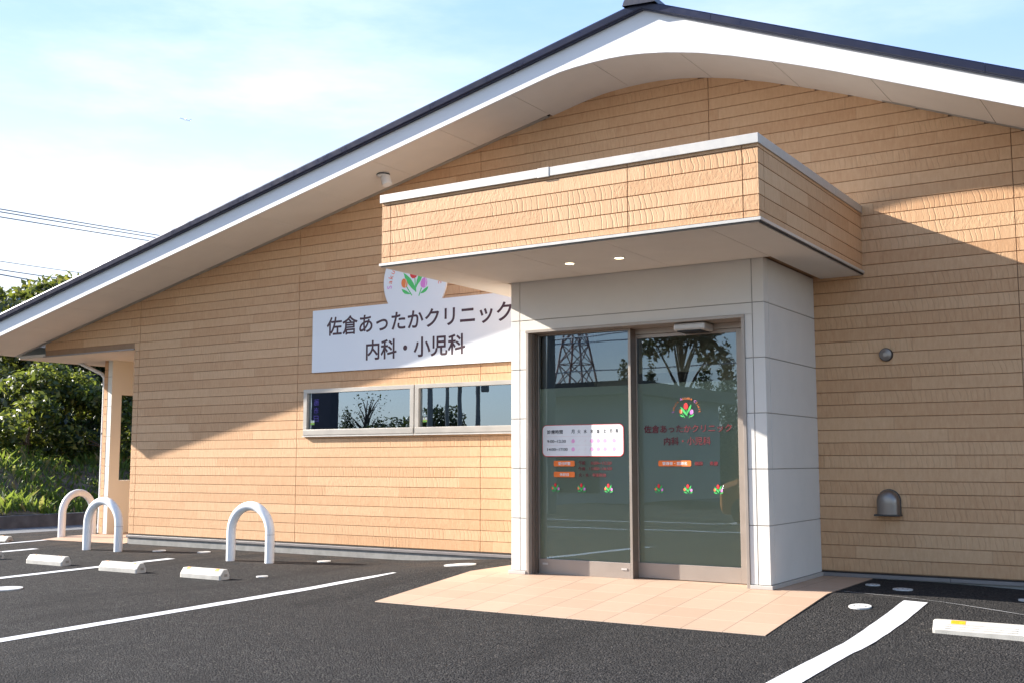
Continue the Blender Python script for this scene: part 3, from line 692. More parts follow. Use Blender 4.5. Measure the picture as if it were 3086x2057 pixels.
for z in (1.337, 1.255):
    for p in (835, 1208, 1332, 1462, 1638): b.flat(ell(PX(p), z, .020, .020), y, 3)
    for p in (960, 1075): b.flat([(PX(p)-.012, z-.014), (PX(p)-.010, z-.014), (PX(p)+.013, z+.014), (PX(p)+.011, z+.014)], y, 4)
for z in (1.385, 1.296):
    for i in range(70): x = .321+i*.0119; b.flat([(x,z-.0012),(x+.006,z-.0012),(x+.006,z+.0012),(x,z+.0012)], y, 4)
b.build('opening_hours_panel', [PRWHITE, RED, BLACKT, DOTP, PINKLINE], fixed)
for (x0, x1, z0, z1, s, fx) in [(.408,.654,1.082,1.139,'受付時間',(.462,.602)), (.408,.654,.973,1.028,'休診日',(.478,.584))]:
    b = MB(); b.flat(rrect(x0, x1, z0, z1, .012), yl, 0); text_box(b, s, fx[0], fx[1], z0+.012, z1-.012, yl-.0008, 1, .016); b.build('orange_tag', [LORANGE, PRWHITE], fixed)
for tx, x0, x1, z0, z1 in [('午前', .699, .775, 1.100, 1.136), ('8:50~12:20', .838, 1.072, 1.102, 1.130), ('午後', .699, .775, 1.042, 1.078), ('13:50~16:50', .818, 1.077, 1.047, 1.075), ('火・水・年末年始', .699, 1.010, .978, 1.016)]: word(tx, x0, x1, z0, z1, yl, .0013, DRED, fixed)
for x in (.430, .732, 1.037): b = MB(); emblem(b, x, .853, .000325, yl, .00031); b.build('tulip_decal', EMB, fixed)
b = MB(); emblem(b, 1.8285, 1.598, .00053, yr, .00049); ring_text(b, 'Sakura Attaka Clinic', 1.8275, 1.600, .128, .036, yr, 177, 3, lambda i, c: 2 if c in 'SAC' else 1, .006); b.build('emblem_decal', EMB, slide)
for tx, x0, x1, z0, z1 in [('佐倉あったかクリニック', 1.373, 2.285, 1.408, 1.484), ('内科・小児科', 1.586, 2.071, 1.288, 1.364), ('鍋岡', 1.903, 1.984, 1.093, 1.130), ('昇慶', 2.059, 2.140, 1.093, 1.130)]: word(tx, x0, x1, z0, z1, yr, .0016, DRED, slide)
b = MB(); b.flat(rrect(1.523, 1.867, 1.084, 1.140, .012), yr, 0); text_box(b, '管理者・医師名', 1.565, 1.825, 1.096, 1.128, yr-.0008, 1, .016); b.build('orange_tag', [LORANGE, PRWHITE], slide)
for x in (1.526, 1.832, 2.140): b = MB(); emblem(b, x, .853, .000325, yr, .00031); b.build('tulip_decal', EMB, slide)

# ------------------------------------------------------------------ fittings on the building
t = thing('soffit_spotlight', 'white cylindrical spotlight fixed under the sloping gable soffit', 'spotlight', (-2.58, -.47, soff(-2.58)+.012))
b = MB(); b.lathe((-2.58, -.47, soff(-2.58)-.03), [(.062, 0), (.078, .01), (.078, .05)], 'z'); b.build('mounting_base', PVC, t, smooth=True, auto=40)
b = MB(); b.lathe((-2.58, -.47, soff(-2.58)-.004), [(.086, 0), (.086, .016)], 'z'); b.build('base_gasket', DARK, t, fix=True)
b = MB(); b.bar((-2.575, -.47, soff(-2.58)-.03), (-2.555, -.47, 4.69), .022); b.build('lamp_arm', PVC, t)
b = MB(); b.tube([(-2.565, -.47, 4.715), (-2.545, -.47, 4.70), (-2.508, -.47, 4.60)], [.045, .062, .062], 20); b.build('lamp_can', PVC, t, smooth=True, auto=40)
for x, lb in [(1.106, 'left recessed downlight glowing in the canopy underside'), (1.626, 'right recessed downlight glowing in the canopy underside')]:
    t = thing('downlight', lb, 'downlight', (x, -2.19, 2.978), 'downlights under the canopy')
    b = MB(); b.lathe((x, -2.19, 2.972), [(.042, -.0), (.056, .0), (.056, .0065)], 'z'); b.build('downlight_rim', PVC, t, fix=True)
    b = MB(); b.lathe((x, -2.19, 2.9705), [(.041, 0), (.041, .0012)], 'z'); b.build('lamp', LAMP, t, fix=True)
t = thing('round_vent', 'round bronze steel vent cap on the shaded timber wall', 'vent', (3.438, 0, 2.17))
b = MB(); b.lathe((3.438, -.0, 2.171), [(.066, 0), (.066, .02), (.062, .032)], 'y', 36); b.build('vent_rim', plain('dark_bronze', (.08,.07,.065), .4, .7), t, fix=True)
b = MB(); b.lathe((3.438, -.03, 2.171), [(.056, 0), (.056, .010), (.02, .016)], 'y', 36); b.build('vent_disc', STEEL, t, fix=True)
t = thing('hooded_vent', 'bronze steel hooded vent outlet low on the shaded timber wall', 'vent', (3.415, 0, .60))
b = MB(); n = 16; hw = .105; zb, zt = .622, .748
prof = [(-hw, zb), (-hw, zt)] + [(-hw*math.cos(math.pi*i/n), zt + hw*math.sin(math.pi*i/n)) for i in range(1, n)] + [(hw, zt), (hw, zb)]
rings = [(1.0, -.002), (1.0, -.05), (.96, -.085), (.82, -.115), (.5, -.13)]
vs = []
for s, yy in rings:
    for x, z in prof: vs.append((3.415 + x*s, yy, zb + (z-zb)*(.5+.5*s) if z > zb else z))
m_ = len(prof); fs = [(i*m_+j, i*m_+j+1, (i+1)*m_+j+1, (i+1)*m_+j) for i in range(len(rings)-1) for j in range(m_-1)] + [tuple(range((len(rings)-1)*m_, len(rings)*m_))]
b.add(vs, fs); b.build('vent_hood', STEEL, t, smooth=True, auto=50)
b = MB(); b.box(3.295, 3.535, -.135, -.001, .604, .622); b.build('vent_lip', plain('vent_lip_metal', (.07,.065,.06), .45, .6), t, bevel=.004)
b = MB(); pr = [(3.415 + x*1.06, z if z == zb else zb+(z-zb)*1.04) for x, z in prof]; b.poly(pr, -.012, -.001); b.build('vent_flange', plain('vent_flange_metal', (.10,.09,.085), .45, .7), t)
t = thing('downpipe', 'white rain downpipe with a bent swan neck on the porch wing wall', 'downpipe', (-9.93, .96, -.06))
b = MB(); b.tube([(-10.80, 1.06, 2.90), (-10.66, 1.06, 2.86), (-10.50, 1.06, 2.80), (-10.04, 1.06, 2.64), (-9.965, 1.06, 2.57), (-9.955, 1.06, 2.4), (-9.955, 1.06, -.06)], .031, 14); b.build('pipe', PVC, t, smooth=True, auto=50)
b = MB()
for z in (.42, 1.6): b = MB(); b.lathe((-9.955, 1.06, z), [(.037, 0), (.037, .03)], 'z', 16); b.build('pipe_bracket', TRIMDK, t, fix=True)

# ------------------------------------------------------------------ bollards, wheel stops, drain covers
def bollard_mesh(dx, dy):
    b = MB(); r = .0575; sp = .33; h = .695-sp; pts = [(-sp, -.15), (-sp, h*.5), (-sp, h)]
    for i in range(1, 24): a = math.pi*(1-i/24); pts.append((sp*math.cos(a), h + sp*math.sin(a)))
    pts += [(sp, h), (sp, h*.5), (sp, -.15)]
    b.tube([(x*dx, x*dy, z) for x, z in pts], r, 20); return b
bol = [(-4.175, -1.057, 1, .033, 'white arched bollard standing alone in front of the long timber wall'),
       (-7.224, -.933, 1, .036, 'white arched bollard at the left corner of the timber wall'),
       (-9.80, .52, -.15, .988, 'white arched bollard turned sideways on the porch tiles before the wing wall')]
for x, y_, dx, dy, lb in bol:
    g_ = ground(x, y_); t = thing('arched_bollard', lb, 'bollard', (x, y_, g_), 'white arched bollards')
    if y_ > 0: g_ = -.068
    m_ = bollard_mesh(dx, dy); m_.v = [(p[0]+x, p[1]+y_, p[2]+g_) for p in m_.v]; m_.build('hoop', WPAINT, t, smooth=True, auto=50)
    q = MB(); q.lathe((x+.33*dx-.0, y_+.33*dy, g_+.345), [(.0590, 0), (.0590, .004)], 'z', 20); 
    q.lathe((x+.33*dx-.052*dx, y_+.33*dy-.028, g_+.33), [(.0, 0), (.009, .0)], 'z', 8); q.build('joint_ring', TRIMDK, t, fix=True)
def wheel_stop(x, y_, L, lb, yaw=0.0, z=None):
    z = (min(ground(x-L/2, y_), ground(x+L/2, y_)) if z is None else z) - .004
    t = thing('wheel_stop', lb, 'wheel stop', (x, y_, z), 'concrete wheel stops')
    c, s = math.cos(yaw), math.sin(yaw)
    P = lambda u, v, w: (x+u*c-v*s, y_+u*s+v*c, z+w)
    pr = [(-.07, 0), (-.07, .048), (-.022, .110), (.035, .112), (.07, .05), (.07, 0)]
    b = MB(); h = L/2; e = .018; us = [(-h, 1-.0), (-h+e, 1), (h-e, 1), (h, 1)]
    b.add([P(u, v*(1 if k in (1, 2) else .93), w*(1 if k in (1, 2) else .97)) for k, u in enumerate([-h, -h+e, h-e, h]) for v, w in pr],
          [(i*6+j, i*6+6+j, i*6+6+j+1, i*6+j+1) for i in range(3) for j in range(5)] + [(0,1,2,3,4,5), (23,22,21,20,19,18)])
    # three shallow ribs on the sloping face
    d = Vector((.048, .062)).normalized(); nrm = Vector((-d.y, d.x))
    for f in (.22, .45, .68):
        for u0, u1 in ((-h*.86, -h*.08), (h*.02, h*.84)):
            v0 = -.07 + .048*f; w0 = .048 + .062*f
            a = [(v0 + d.x*k + nrm.x*o, w0 + d.y*k + nrm.y*o) for k, o in ((-.005, 0), (0, .0035), (.005, 0))]
            b.add([P(u, *q) for u in (u0, u1) for q in a], [(0,3,4,1), (1,4,5,2), (0,1,2), (5,4,3)])
    b.build('stop_body', STOPM, t)
    for u0, u1 in ((-h*.80, -h*.64), (h*.62, h*.78)):
        q = MB(); v0 = (-.024, -.040)
        pts = [(-.040, .0885+.002), (-.024, .1095+.0015), (-.006, .1145), (-.006, .108), (-.030, .085)]
        q.add([P(u, *p) for u in (u0, u1) for p in pts], [(0,1,6,5), (1,2,7,6), (0,4,3,2,1), (5,6,7,8,9)]); q.build('amber_reflector', AMBER, t)
    q = MB(); q.add([P(h+.0008, v, w) for v, w in ((-.012, .034), (.034, .034), (.034, .062), (-.012, .062))], [(0,1,2,3)]); q.build('end_slot', plain('slot_shadow', (.25,.22,.19), .8), t)
wheel_stop(-3.345, -2.53, .64, 'concrete wheel stop nearest the tiled entrance on its left, near the lone bollard')
wheel_stop(-4.74, -2.53, .68, 'middle one of three concrete wheel stops, beside the white line')
wheel_stop(-6.27, -2.44, .72, 'leftmost one of three whole concrete wheel stops on the asphalt')
wheel_stop(-7.76, -2.36, .66, 'concrete wheel stop cut off at the left frame edge beyond three others', z=-.145)
wheel_stop(4.93, -2.46, 1.24, 'long concrete wheel stop to the right of the tiled entrance')
wheel_stop(-10.35, -.62, .9, 'low beige concrete stop far at left by the lot edge', z=-.135)
COVER = plain('cover_plastic', (.52, .52, .51), .55, var=.14, scale=24); SLOT = plain('cover_slot', (.12, .12, .12), .8)
for x, y_, r, lb in [(-6.408, -.612, .09, 'small white drain cover in the corner bollard shade, left one of two'), (-5.676, -.457, .09, 'small white drain cover between two bollards, by the wall'), (-2.847, -2.153, .065, 'tiny white drain cover just right of a wheel stop'),
                     (-4.45, -4.19, .17, 'large white round cover cut by the left frame edge'), (-3.341, -.609, .085, 'small pale drain cover right of the lone bollard near the wall'), (-1.064, -.888, .18, 'white round cover beside the tiled entrance on the left'),
                     (3.383, -.592, .065, 'small drain cover in the shade close to the tiled edge'), (3.702, -.808, .085, 'grey drain cover in the shade right of the tiled edge'), (3.616, -1.88, .09, 'sunlit white drain cover left of the wide white line'), (4.70, -.784, .06, 'small drain cover at the right frame edge in shade')]:
    b = MB(); n_ = 28; ps = [(x+r*math.cos(2*math.pi*i/n_), y_+r*math.sin(2*math.pi*i/n_)) for i in range(n_)]
    b.add([(p, q, ground(p, q)+.010) for p, q in ps] + [(p, q, ground(p, q)-.02) for p, q in ps] + [(x, y_, ground(x, y_)+.0105)], [(i, (i+1) % n_, 2*n_) for i in range(n_)] + [(i, n_+i, n_+(i+1) % n_, (i+1) % n_) for i in range(n_)])
    for k in range(3):
        w_ = .018; zz = ground(x, y_)+.0112; xx = x-r*.5+k*r*.5
        b.add([(xx-.006, y_-r*.25, zz), (xx+.006, y_-r*.25, zz), (xx+.006, y_+r*.25, zz), (xx-.006, y_+r*.25, zz)], [(0,1,2,3)], 1)
    tag(b.build('drain_cover', [COVER, SLOT]), lb, 'drain cover', 'round drain covers in the asphalt')

# ------------------------------------------------------------------ plants
def leaf_cloud(clumps, n, size, seed, flat=.0, up=.25):
    """clumps: (x, y, z, rx, ry, rz); leaves near the shell of each clump"""
    rg = np.random.default_rng(seed); cl = np.array(clumps); wts = (cl[:, 3]*cl[:, 4]*cl[:, 5])**(2/3); wts /= wts.sum()
    idx = rg.choice(len(cl), n, p=wts); d = rg.normal(size=(n, 3)); d /= np.linalg.norm(d, axis=1)[:, None]
    rad = rg.uniform(.35, 1.08, n)**.45
    c = cl[idx, :3] + d*cl[idx, 3:6]*rad[:, None] + rg.normal(size=(n, 3))*size*.6
    nrm = d*.6 + rg.normal(size=(n, 3))*.7 + np.array([0, 0, up]); nrm /= np.linalg.norm(nrm, axis=1)[:, None]
    a = np.cross(nrm, rg.normal(size=(n, 3))); a /= np.linalg.norm(a, axis=1)[:, None]; bb = np.cross(nrm, a)
    s = size*rg.uniform(.55, 1.35, n)[:, None]
    v = np.empty((n, 4, 3)); v[:, 0] = c - a*s; v[:, 1] = c + bb*s*.45 + nrm*s*.12; v[:, 2] = c + a*s; v[:, 3] = c - bb*s*.45 + nrm*s*.12
    return v.reshape(-1, 3)
def quads(name, v, m, parent=None):
    n = len(v)//4; me = bpy.data.meshes.new(name); me.vertices.add(len(v)); me.vertices.foreach_set('co', v.astype(np.float32).ravel())
    me.loops.add(n*4); me.loops.foreach_set('vertex_index', np.arange(n*4, dtype=np.int32)); me.polygons.add(n)
    me.polygons.foreach_set('loop_start', np.arange(0, n*4, 4, dtype=np.int32)); me.polygons.foreach_set('loop_total', np.full(n, 4, dtype=np.int32))
    me.materials.append(m); me.update(calc_edges=True); o = bpy.data.objects.new(name, me); COL.objects.link(o)
    if parent: put(o, parent)
    return o
def tree(name, lb, cat, x, y, z, h, spread, n, leafm, seed, size=.12, low=.35, group=None, nclump=16, trunk_r=.16):
    rd = random.Random(seed); t = thing(name, lb, cat, (x, y, z), group); b = MB(); cl = []
    top = z+h; pts = [(x, y, z-.2), (x+rd.uniform(-.1,.1), y, z+h*.3), (x+rd.uniform(-.25,.25), y+rd.uniform(-.2,.2), z+h*.6), (x, y, z+h*.88)]
    b.tube(pts, [trunk_r, trunk_r*.8, trunk_r*.5, trunk_r*.15], 8)
    for i in range(nclump):
        f = rd.uniform(low, .93); a = rd.uniform(0, 6.28); rr = spread*math.sqrt(rd.uniform(.08, 1))*(1-.75*max(0, f-.62)/.38)
        cx, cy, cz = x+math.cos(a)*rr, y+math.sin(a)*rr, z+h*f; s = spread*rd.uniform(.26, .46)
        cl.append((cx, cy, cz, s, s, s*rd.uniform(.6, .9)))
        k = max(.2, f-.22); q = Vector((x, y, z+h*k)); b.tube([q, q.lerp(Vector((cx, cy, cz)), .55)+Vector((0,0,.1)), (cx, cy, cz)], [trunk_r*.4, trunk_r*.25, trunk_r*.08], 6, caps=False)
    b.build('trunk', BARK, t, smooth=True); quads('crown', leaf_cloud(cl, n, size, seed), leafm, t); return t
def bz(x, y): return bank_z(x, y)
G = 'trees on the bank left of the building'
TR = [('broadleaf_tree', 'tall tree with yellowing olive crown rising above the low eave at left', -23.2, 9.6, 5.0, 2.7, 15000, LEAF3, 11, .13, .25),
      ('broadleaf_tree', 'olive green tree left of the tallest crown, cut by the left frame edge', -26.2, 8.3, 4.6, 2.7, 9000, LEAF3, 12, .13, .2),
      ('evergreen_tree', 'dark evergreen tree filling the gap under the eave at far left', -21.3, 7.6, 4.1, 2.2, 12000, LEAF2, 13, .10, .05),
      ('evergreen_tree', 'dark evergreen tree seen directly left of the downpipe', -19.6, 9.4, 4.2, 2.2, 12000, LEAF2, 14, .10, .05),
      ('evergreen_tree', 'dark evergreen tree seen through the opening of the porch wing wall', -17.6, 11.0, 4.3, 2.4, 12000, LEAF2, 15, .10, .05),
      ('leafy_shrub', 'bright green leafy shrub in front of the dark trees at the left edge', -18.0, 5.0, 2.15, 1.25, 5600, LEAF1, 17, .085, .1),
      ('leafy_shrub', 'glossy green shrub beside the downpipe with sunlit leaf tips', -17.3, 6.6, 2.2, 1.2, 5600, LEAF1, 18, .08, .1)]
for nm, lb, x, y_, h, sp, n, lm, sd, sz, low in TR:
    tree(nm, lb, 'shrub' if 'shrub' in nm else 'tree', x, y_, bz(x, y_), h, sp, n, lm, sd, sz, low, G if 'tree' in nm else 'shrubs on the bank', 22 if 'tree' in nm else 14, .2 if 'tree' in nm else .05)
# weeds on the bank: far too many to count
rg = np.random.default_rng(5); N = 17000
x = -14.15 - rg.uniform(0, 1, N)**1.1*5.2; y_ = rg.uniform(-7, 15, N); den = np.sin(x*2.1+y_*1.3)*np.sin(y_*.9-x)*.5+.5
hgt = rg.uniform(.10, .34, N)*(.55+.8*den); zz = np.array([bank_z(a, c) for a, c in zip(x, y_)])
ang = rg.uniform(0, 2*np.pi, N); lean = rg.normal(0, .5, (N, 2)); wd = rg.uniform(.012, .045, N)
v = np.empty((N, 4, 3)); base = np.stack([x, y_, zz-.03], 1); tip = base + np.stack([lean[:, 0]*hgt, lean[:, 1]*hgt, hgt], 1); mid = base*.45 + tip*.55; mid[:, 2] += .1*hgt
side = np.stack([np.cos(ang)*wd, np.sin(ang)*wd, np.zeros(N)], 1); v[:, 0] = base; v[:, 1] = mid + side; v[:, 2] = tip; v[:, 3] = mid - side
cl = [(float(a), float(c), bank_z(a, c)+.12, .3, .3, .2) for a, c in zip(-14.4 - rg.uniform(0, 1, 120)*4.2, rg.uniform(-6, 14, 120))]
o = quads('weeds', np.concatenate([v.reshape(-1, 3), leaf_cloud(cl, 9000, .05, 6, up=.8)]), LEAF4); tag(o, 'mixed green weeds and grass covering the bank', 'weeds'); o['kind'] = 'stuff'

# ------------------------------------------------------------------ overhead wires and the airliner
CABLE = plain('cable', (.20, .25, .33), .6)
wires = [((-26.68, 8.07, 9.17), (-38.84, 31.59, 12.84), .021, 'topmost of three power lines crossing the pale sky'), ((-26.68, 8.07, 9.08), (-39.01, 31.41, 12.71), .021, 'middle of three power lines crossing the pale sky'), ((-26.67, 8.08, 8.91), (-39.23, 31.18, 12.55), .021, 'lowest of three power lines crossing the pale sky'),
         ((-26.64, 8.14, 7.49), (-42.27, 27.65, 10.78), .014, 'thin lone power line just above the tree top at left'), ((-26.63, 8.15, 7.22), (-41.98, 28.02, 10.27), .02, 'thin upper power line passing the yellowing crown'), ((-26.63, 8.15, 7.12), (-42.3, 27.6, 9.80), .025, 'blue grey power line across the yellowing crown'), ((-20.0, 6.0, 4.86), (-27.5, 13.9, 5.9), .05, 'thick dark cable low across the tree above the eave')]
for a, c, r, lb in wires:
    a, c = Vector(a), Vector(c); b = MB(); d = c - a; p0 = a - d*.06; p1 = c + d*.3
    
    b.tube([p0.lerp(p1, k/16) + Vector((0, 0, .004*(k-8)**2*.2)) for k in range(17)], r, 6); tag(b.build('power_line', CABLE), lb, 'power line', 'power lines in the sky')
pl = Vector((-2890.7, 2448.2, 1155)); pa = Vector((-2901.98, 2434.9, 1160.3)) - pl; pb = Vector((-2878.75, 2462.3, 1152.3)) - pl
t = thing('airliner', 'tiny distant airliner in the pale sky', 'airliner', pl); PLM = plain('airliner_hazy_white', (.78, .84, .92), .4)  # pale blue tint puts the distance haze into the body colour
f = (pa-pb).normalized(); sd = f.cross(Vector((0, 0, 1))).normalized(); up_ = sd.cross(f)
b = MB(); b.tube([pl - f*19, pl - f*14, pl - f*4, pl + f*14, pl + f*18, pl + f*19.5], [.5, 1.6, 2.1, 2.1, 1.5, .3], 12); b.build('fuselage', PLM, t, smooth=True)
b = MB()
for s in (-1, 1):
    q = [pl+f*4+sd*s*1.8-up_, pl-f*3+sd*s*1.8-up_, pl-f*8+sd*s*17, pl-f*5.5+sd*s*17]; b.add([p + up_*h for h in (0, .5) for p in q], [(0,1,2,3), (7,6,5,4), (0,4,5,1), (1,5,6,2), (2,6,7,3), (3,7,4,0)])
b.build('wing', PLM, t)
b = MB(); q = [pl-f*13+up_*1.5, pl-f*19+up_*1.5, pl-f*21+up_*8, pl-f*18+up_*8]; b.add([p + sd*h for h in (-.2, .2) for p in q], [(0,1,2,3), (7,6,5,4), (0,4,5,1), (1,5,6,2), (2,6,7,3), (3,7,4,0)])
for s in (-1, 1):
    q = [pl-f*15, pl-f*19, pl-f*20+sd*s*6, pl-f*18+sd*s*6]; b.add([p + up_*h for h in (0, .3) for p in q], [(0,1,2,3), (7,6,5,4), (0,4,5,1), (1,5,6,2), (2,6,7,3), (3,7,4,0)])
b.build('tail', PLM, t)

# ------------------------------------------------------------------ what stands behind the viewer, seen mirrored in the glass
TOWERM = plain('tower_steel', (.36, .20, .17), .6, var=.3, scale=.3)
def pylon(cx, cy):
    t = thing('transmission_tower', 'red and grey steel lattice transmission tower mirrored in the left door glass', 'tower', (cx, cy, -.4)); b = MB()
    half = lambda z: max(.75, 3.35-.145*z)
    c = lambda i, z: Vector((cx+(1 if i in (0, 3) else -1)*half(z), cy+(1 if i < 2 else -1)*half(z), z))
    zs = [-.4, 5, 9.6, 12.6, 15, 17, 19, 22, 25, 28, 31]
    for i in range(4):
        for z0, z1 in zip(zs, zs[1:]):
            b.bar(c(i, z0), c(i, z1), .20); j = (i+1) % 4; b.bar(c(i, z0), c(j, z1), .10); b.bar(c(j, z0), c(i, z1), .10); b.bar(c(i, z1), c(j, z1), .10)
    b.build('lattice', TOWERM, t)
    for z in (19, 24, 29):
        b = MB()
        for s in (-1, 1): b.bar((cx+s*.7, cy, z), (cx+s*5, cy, z+.4), .18); b.bar((cx+s*.7, cy, z+1.6), (cx+s*5, cy, z+.4), .12)
        b.bar((cx-.7, cy, z), (cx+.7, cy, z), .18); b.build('cross_arm', TOWERM, t)
pylon(-58.1, -105.9)
POLEM = plain('pole_concrete', (.20, .20, .18), .8)
for x, y_, r, h, lb in [(-8.79, -16.8, .14, 10, 'concrete utility pole mirrored at the left of the door glass'), (-26.2, -31.95, .14, 9, 'utility pole with a transformer mirrored in the right window'), (-28.4, -36.4, .13, 10, 'second utility pole mirrored in the right window'), (-27.75, -36.65, .13, 10, 'third utility pole mirrored in the right window, close to the second'), (-29.7, -41.2, .16, 11, 'farthest utility pole mirrored in the right window')]:
    t = thing('utility_pole', lb, 'utility pole', (x, y_, -.4), 'utility poles along the road'); b = MB(); b.tube([(x, y_, -.4), (x, y_, h)], [r, r*.65], 12); b.build('pole', POLEM, t, smooth=True, auto=50)
    for w_, zz_ in ((.8, h-.7), (.6, h-1.4)): b = MB(); b.bar((x-w_, y_, zz_), (x+w_, y_, zz_), .09); b.build('cross_arm', POLEM, t)
    b = MB(); zt = 5.1 if x < -20 else 4.55; b.lathe((x+.5, y_, zt), [(.22, 0), (.24, .1), (.24, .6), (.1, .68)], 'z', 16); b.build('transformer', POLEM, t, fix=True)
for k, (a, c) in enumerate([((-30, -33, 6.6), (14, -15, 6.2)), ((-30, -33, 6.2), (14, -15, 5.8)), ((-45, -40, 7.4), (10, -36, 7.3)), ((-45, -40, 5.9), (10, -36, 6.0))]):
    a, c = Vector(a), Vector(c); b = MB(); b.tube([a.lerp(c, i/12) - Vector((0, 0, .5*(1-((i-6)/6)**2))) for i in range(13)], .03, 6)
    tag(b.build('power_line', CABLE), ['upper cable mirrored in the glass along the near poles', 'lower cable mirrored in the glass along the near poles', 'upper cable mirrored in the door glass above the conifers', 'lower cable mirrored in the door glass above the conifers'][k], 'power line', 'cables along the road')
t = thing('shop_building', 'low flat roofed shop mirrored in the left door glass', 'building', (-13.2, -27, -.4)); b = MB(); b.box(-14.2, -9.9, -31, -24, -.4, 3.3); b.build('shop_wall', plain('shop_wall_paint', (.36, .36, .33), .8), t)
b = MB(); b.box(-14.6, -9.4, -31.4, -23.2, 3.3, 3.72); b.build('shop_roof', plain('shop_roof_metal', (.10, .10, .09), .6), t)
b = MB(); b.box(-13.6, -11.2, -24.0, -23.96, .1, 2.3); b.build('shop_window', plain('shop_glass', (.03, .035, .04), .1), t)
t = thing('pylon_sign', 'dark pylon sign with purple characters mirrored in the left window', 'sign', (-34.2, -33.3, -.4)); b = MB(); b.box(-34.95, -33.6, -33.6, -33.0, -.4, 7.0); b.build('sign_panel', plain('sign_dark', (.03, .028, .045), .5), t)
b = MB(); 
for z, ch in ((4.12, '画'), (3.68, '市'), (3.25, '日')): text_box(b, ch, -32.95, -32.62, z, z+.34, 0, 0, .01)
b.v = [(-2*33.7 - p[0], -32.995, p[2]) for p in b.v]; b.build('sign_character', plain('sign_purple', (.45, .25, .80), .5), t)
# orange hatchback
car = thing('orange_car', 'small orange car mirrored at the right edge of the door glass', 'car', (-1.5, -15, -.235)); OR = plain('orange_paint', (.62, .22, .03), .25); CG = plain('car_glass', (.02, .025, .03), .08)
def loft(mb, secs, mi=0):
    n = len(secs[0][1]); vs = [(x_, y0, z0) for x_, ring in secs for y0, z0 in ring]
    mb.add(vs, [(i*n+j, i*n+(j+1) % n, (i+1)*n+(j+1) % n, (i+1)*n+j) for i in range(len(secs)-1) for j in range(n)] + [tuple(range(n))[::-1], tuple((len(secs)-1)*n+j for j in range(n))], mi)
cy, gz = -15.0, -.23
def ring(w, z0, z1): return [(cy-w, gz+z0+.06), (cy-w*.92, gz+z0), (cy+w*.92, gz+z0), (cy+w, gz+z0+.06), (cy+w, gz+z1-.12), (cy+w*.9, gz+z1), (cy-w*.9, gz+z1), (cy-w, gz+z1-.12)]
b = MB(); loft(b, [(-3.20, ring(.60, .30, .72)), (-3.12, ring(.70, .22, .86)), (-2.75, ring(.74, .20, .98)), (-2.2, ring(.75, .20, 1.02)), (.05, ring(.75, .20, 1.0)), (.16, ring(.70, .28, .95))]); b.build('body', OR, car, bevel=.03)
b = MB(); loft(b, [(-2.15, ring(.69, .99, 1.03)), (-1.72, ring(.64, .99, 1.55)), (-1.2, ring(.62, .99, 1.63)), (-.2, ring(.62, .99, 1.62)), (.10, ring(.68, .99, 1.04))]); b.build('cabin', CG, car)
b = MB(); b.box(-1.68, -.12, cy-.60, cy+.60, gz+1.60, gz+1.66); b.build('car_roof', OR, car, bevel=.02)
for wx in (-2.6, -.45):
    for s in (-1, 1):
        b = MB(); b.lathe((wx, cy+s*.70+.09, gz+.29), [(.2, 0), (.29, .03), (.29, .15), (.2, .18)], 'y', 24); w = b.build('wheel', DARK, car, fix=True)
for s in (-1, 1): b = MB(); b.lathe((-3.02, cy+s*.55, gz+.70), [(.09, 0), (.1, .1)], 'z', 14); b.build('headlight', PRWHITE, car, fix=True)
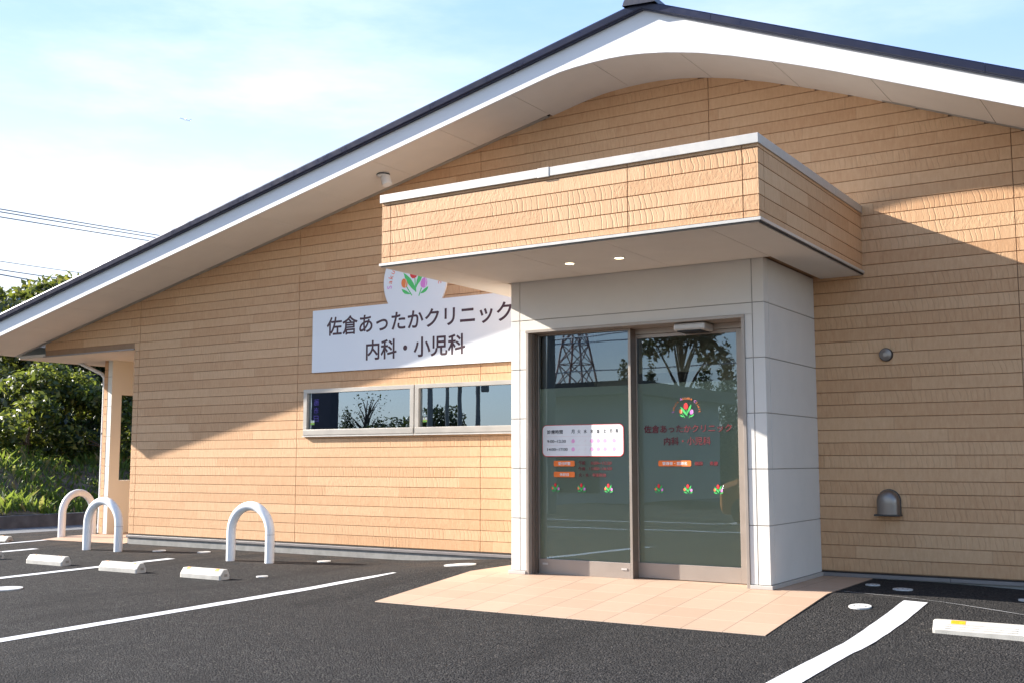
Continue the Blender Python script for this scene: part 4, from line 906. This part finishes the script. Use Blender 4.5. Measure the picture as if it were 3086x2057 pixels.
def conifer(x, y_, h, r, seed, lb):
    t = thing('conifer', lb, 'tree', (x, y_, -.4), 'trees mirrored in the glass'); b = MB(); b.tube([(x, y_, -.4), (x, y_, h*.9)], [.15, .03], 8); b.build('trunk', BARK, t)
    cl = []; rd = random.Random(seed)
    for i in range(26):
        f = i/25; rr = r*(1-f)**.8; cl.append((x+rd.uniform(-.35,.35)*rr, y_+rd.uniform(-.35,.35)*rr, .4+f*(h-.3), rr*.85+.08, rr*.85+.08, h/22))
    quads('crown', leaf_cloud(cl, 4000, .10, seed), LEAF5, t)
for i, (x, y_, h, r, lb) in enumerate([(-12.45, -38.4, 6.4, 1.0, 'slender conifer with a pointed tip mirrored at the right of the door glass'), (-13.6, -38.6, 5.6, 1.3, 'broad conifer left of the slender one in the door glass'), (-11.3, -38.9, 4.9, 1.2, 'low conifer right of the slender one in the door glass'), (-16.8, -37, 5.6, .9, 'conifer mirrored at the right edge of the left door glass'), (-15.75, -37.3, 5.4, .9, 'conifer mirrored at the left of the sliding door glass'), (-43.2, -45.3, 4.6, 1.6, 'round dark conifer mirrored in the middle of the left window'), (-38.3, -48, 4.3, 1.2, 'small dark conifer mirrored right in the left window')]): conifer(x, y_, h, r, 40+i, lb)
tree('broadleaf_tree', 'large leafy tree mirrored across the top of the sliding door', 'tree', -10.55, -29.0, -.4, 9.0, 1.75, 7000, LEAF5, 60, .13, .60, 'trees mirrored in the glass', 24)
tree('broadleaf_tree', 'bushy dark tree mirrored behind the poles in the right window', 'tree', -33.0, -41.5, -.4, 4.6, 2.6, 6000, LEAF5, 61, .15, .2, 'trees mirrored in the glass', 20)
tree('broadleaf_tree', 'bushy dark tree mirrored at the left end of the hedge in the window', 'tree', -40.5, -46.5, -.4, 3.7, 3.2, 6000, LEAF5, 62, .15, .2, 'trees mirrored in the glass', 20)
tree('bare_tree', 'thinly leaved tree with bare upper branches mirrored in the left window', 'tree', -42.2, -46.2, -.4, 6.4, 2.2, 500, LEAF5, 63, .1, .45, 'trees mirrored in the glass', 40)
cl = []; rd = random.Random(9)
for i in range(170): cl.append((rd.uniform(-60, 30), rd.uniform(-44, -37.5), rd.uniform(.2, 1.9), rd.uniform(.7, 1.5), rd.uniform(.7, 1.3), rd.uniform(.6, 1.2)))
o = quads('hedgerow', leaf_cloud(cl, 16000, .18, 77), LEAF2); tag(o, 'dense dark hedgerow along the far side of the road, mirrored in the glass', 'hedge'); o['kind'] = 'stuff'
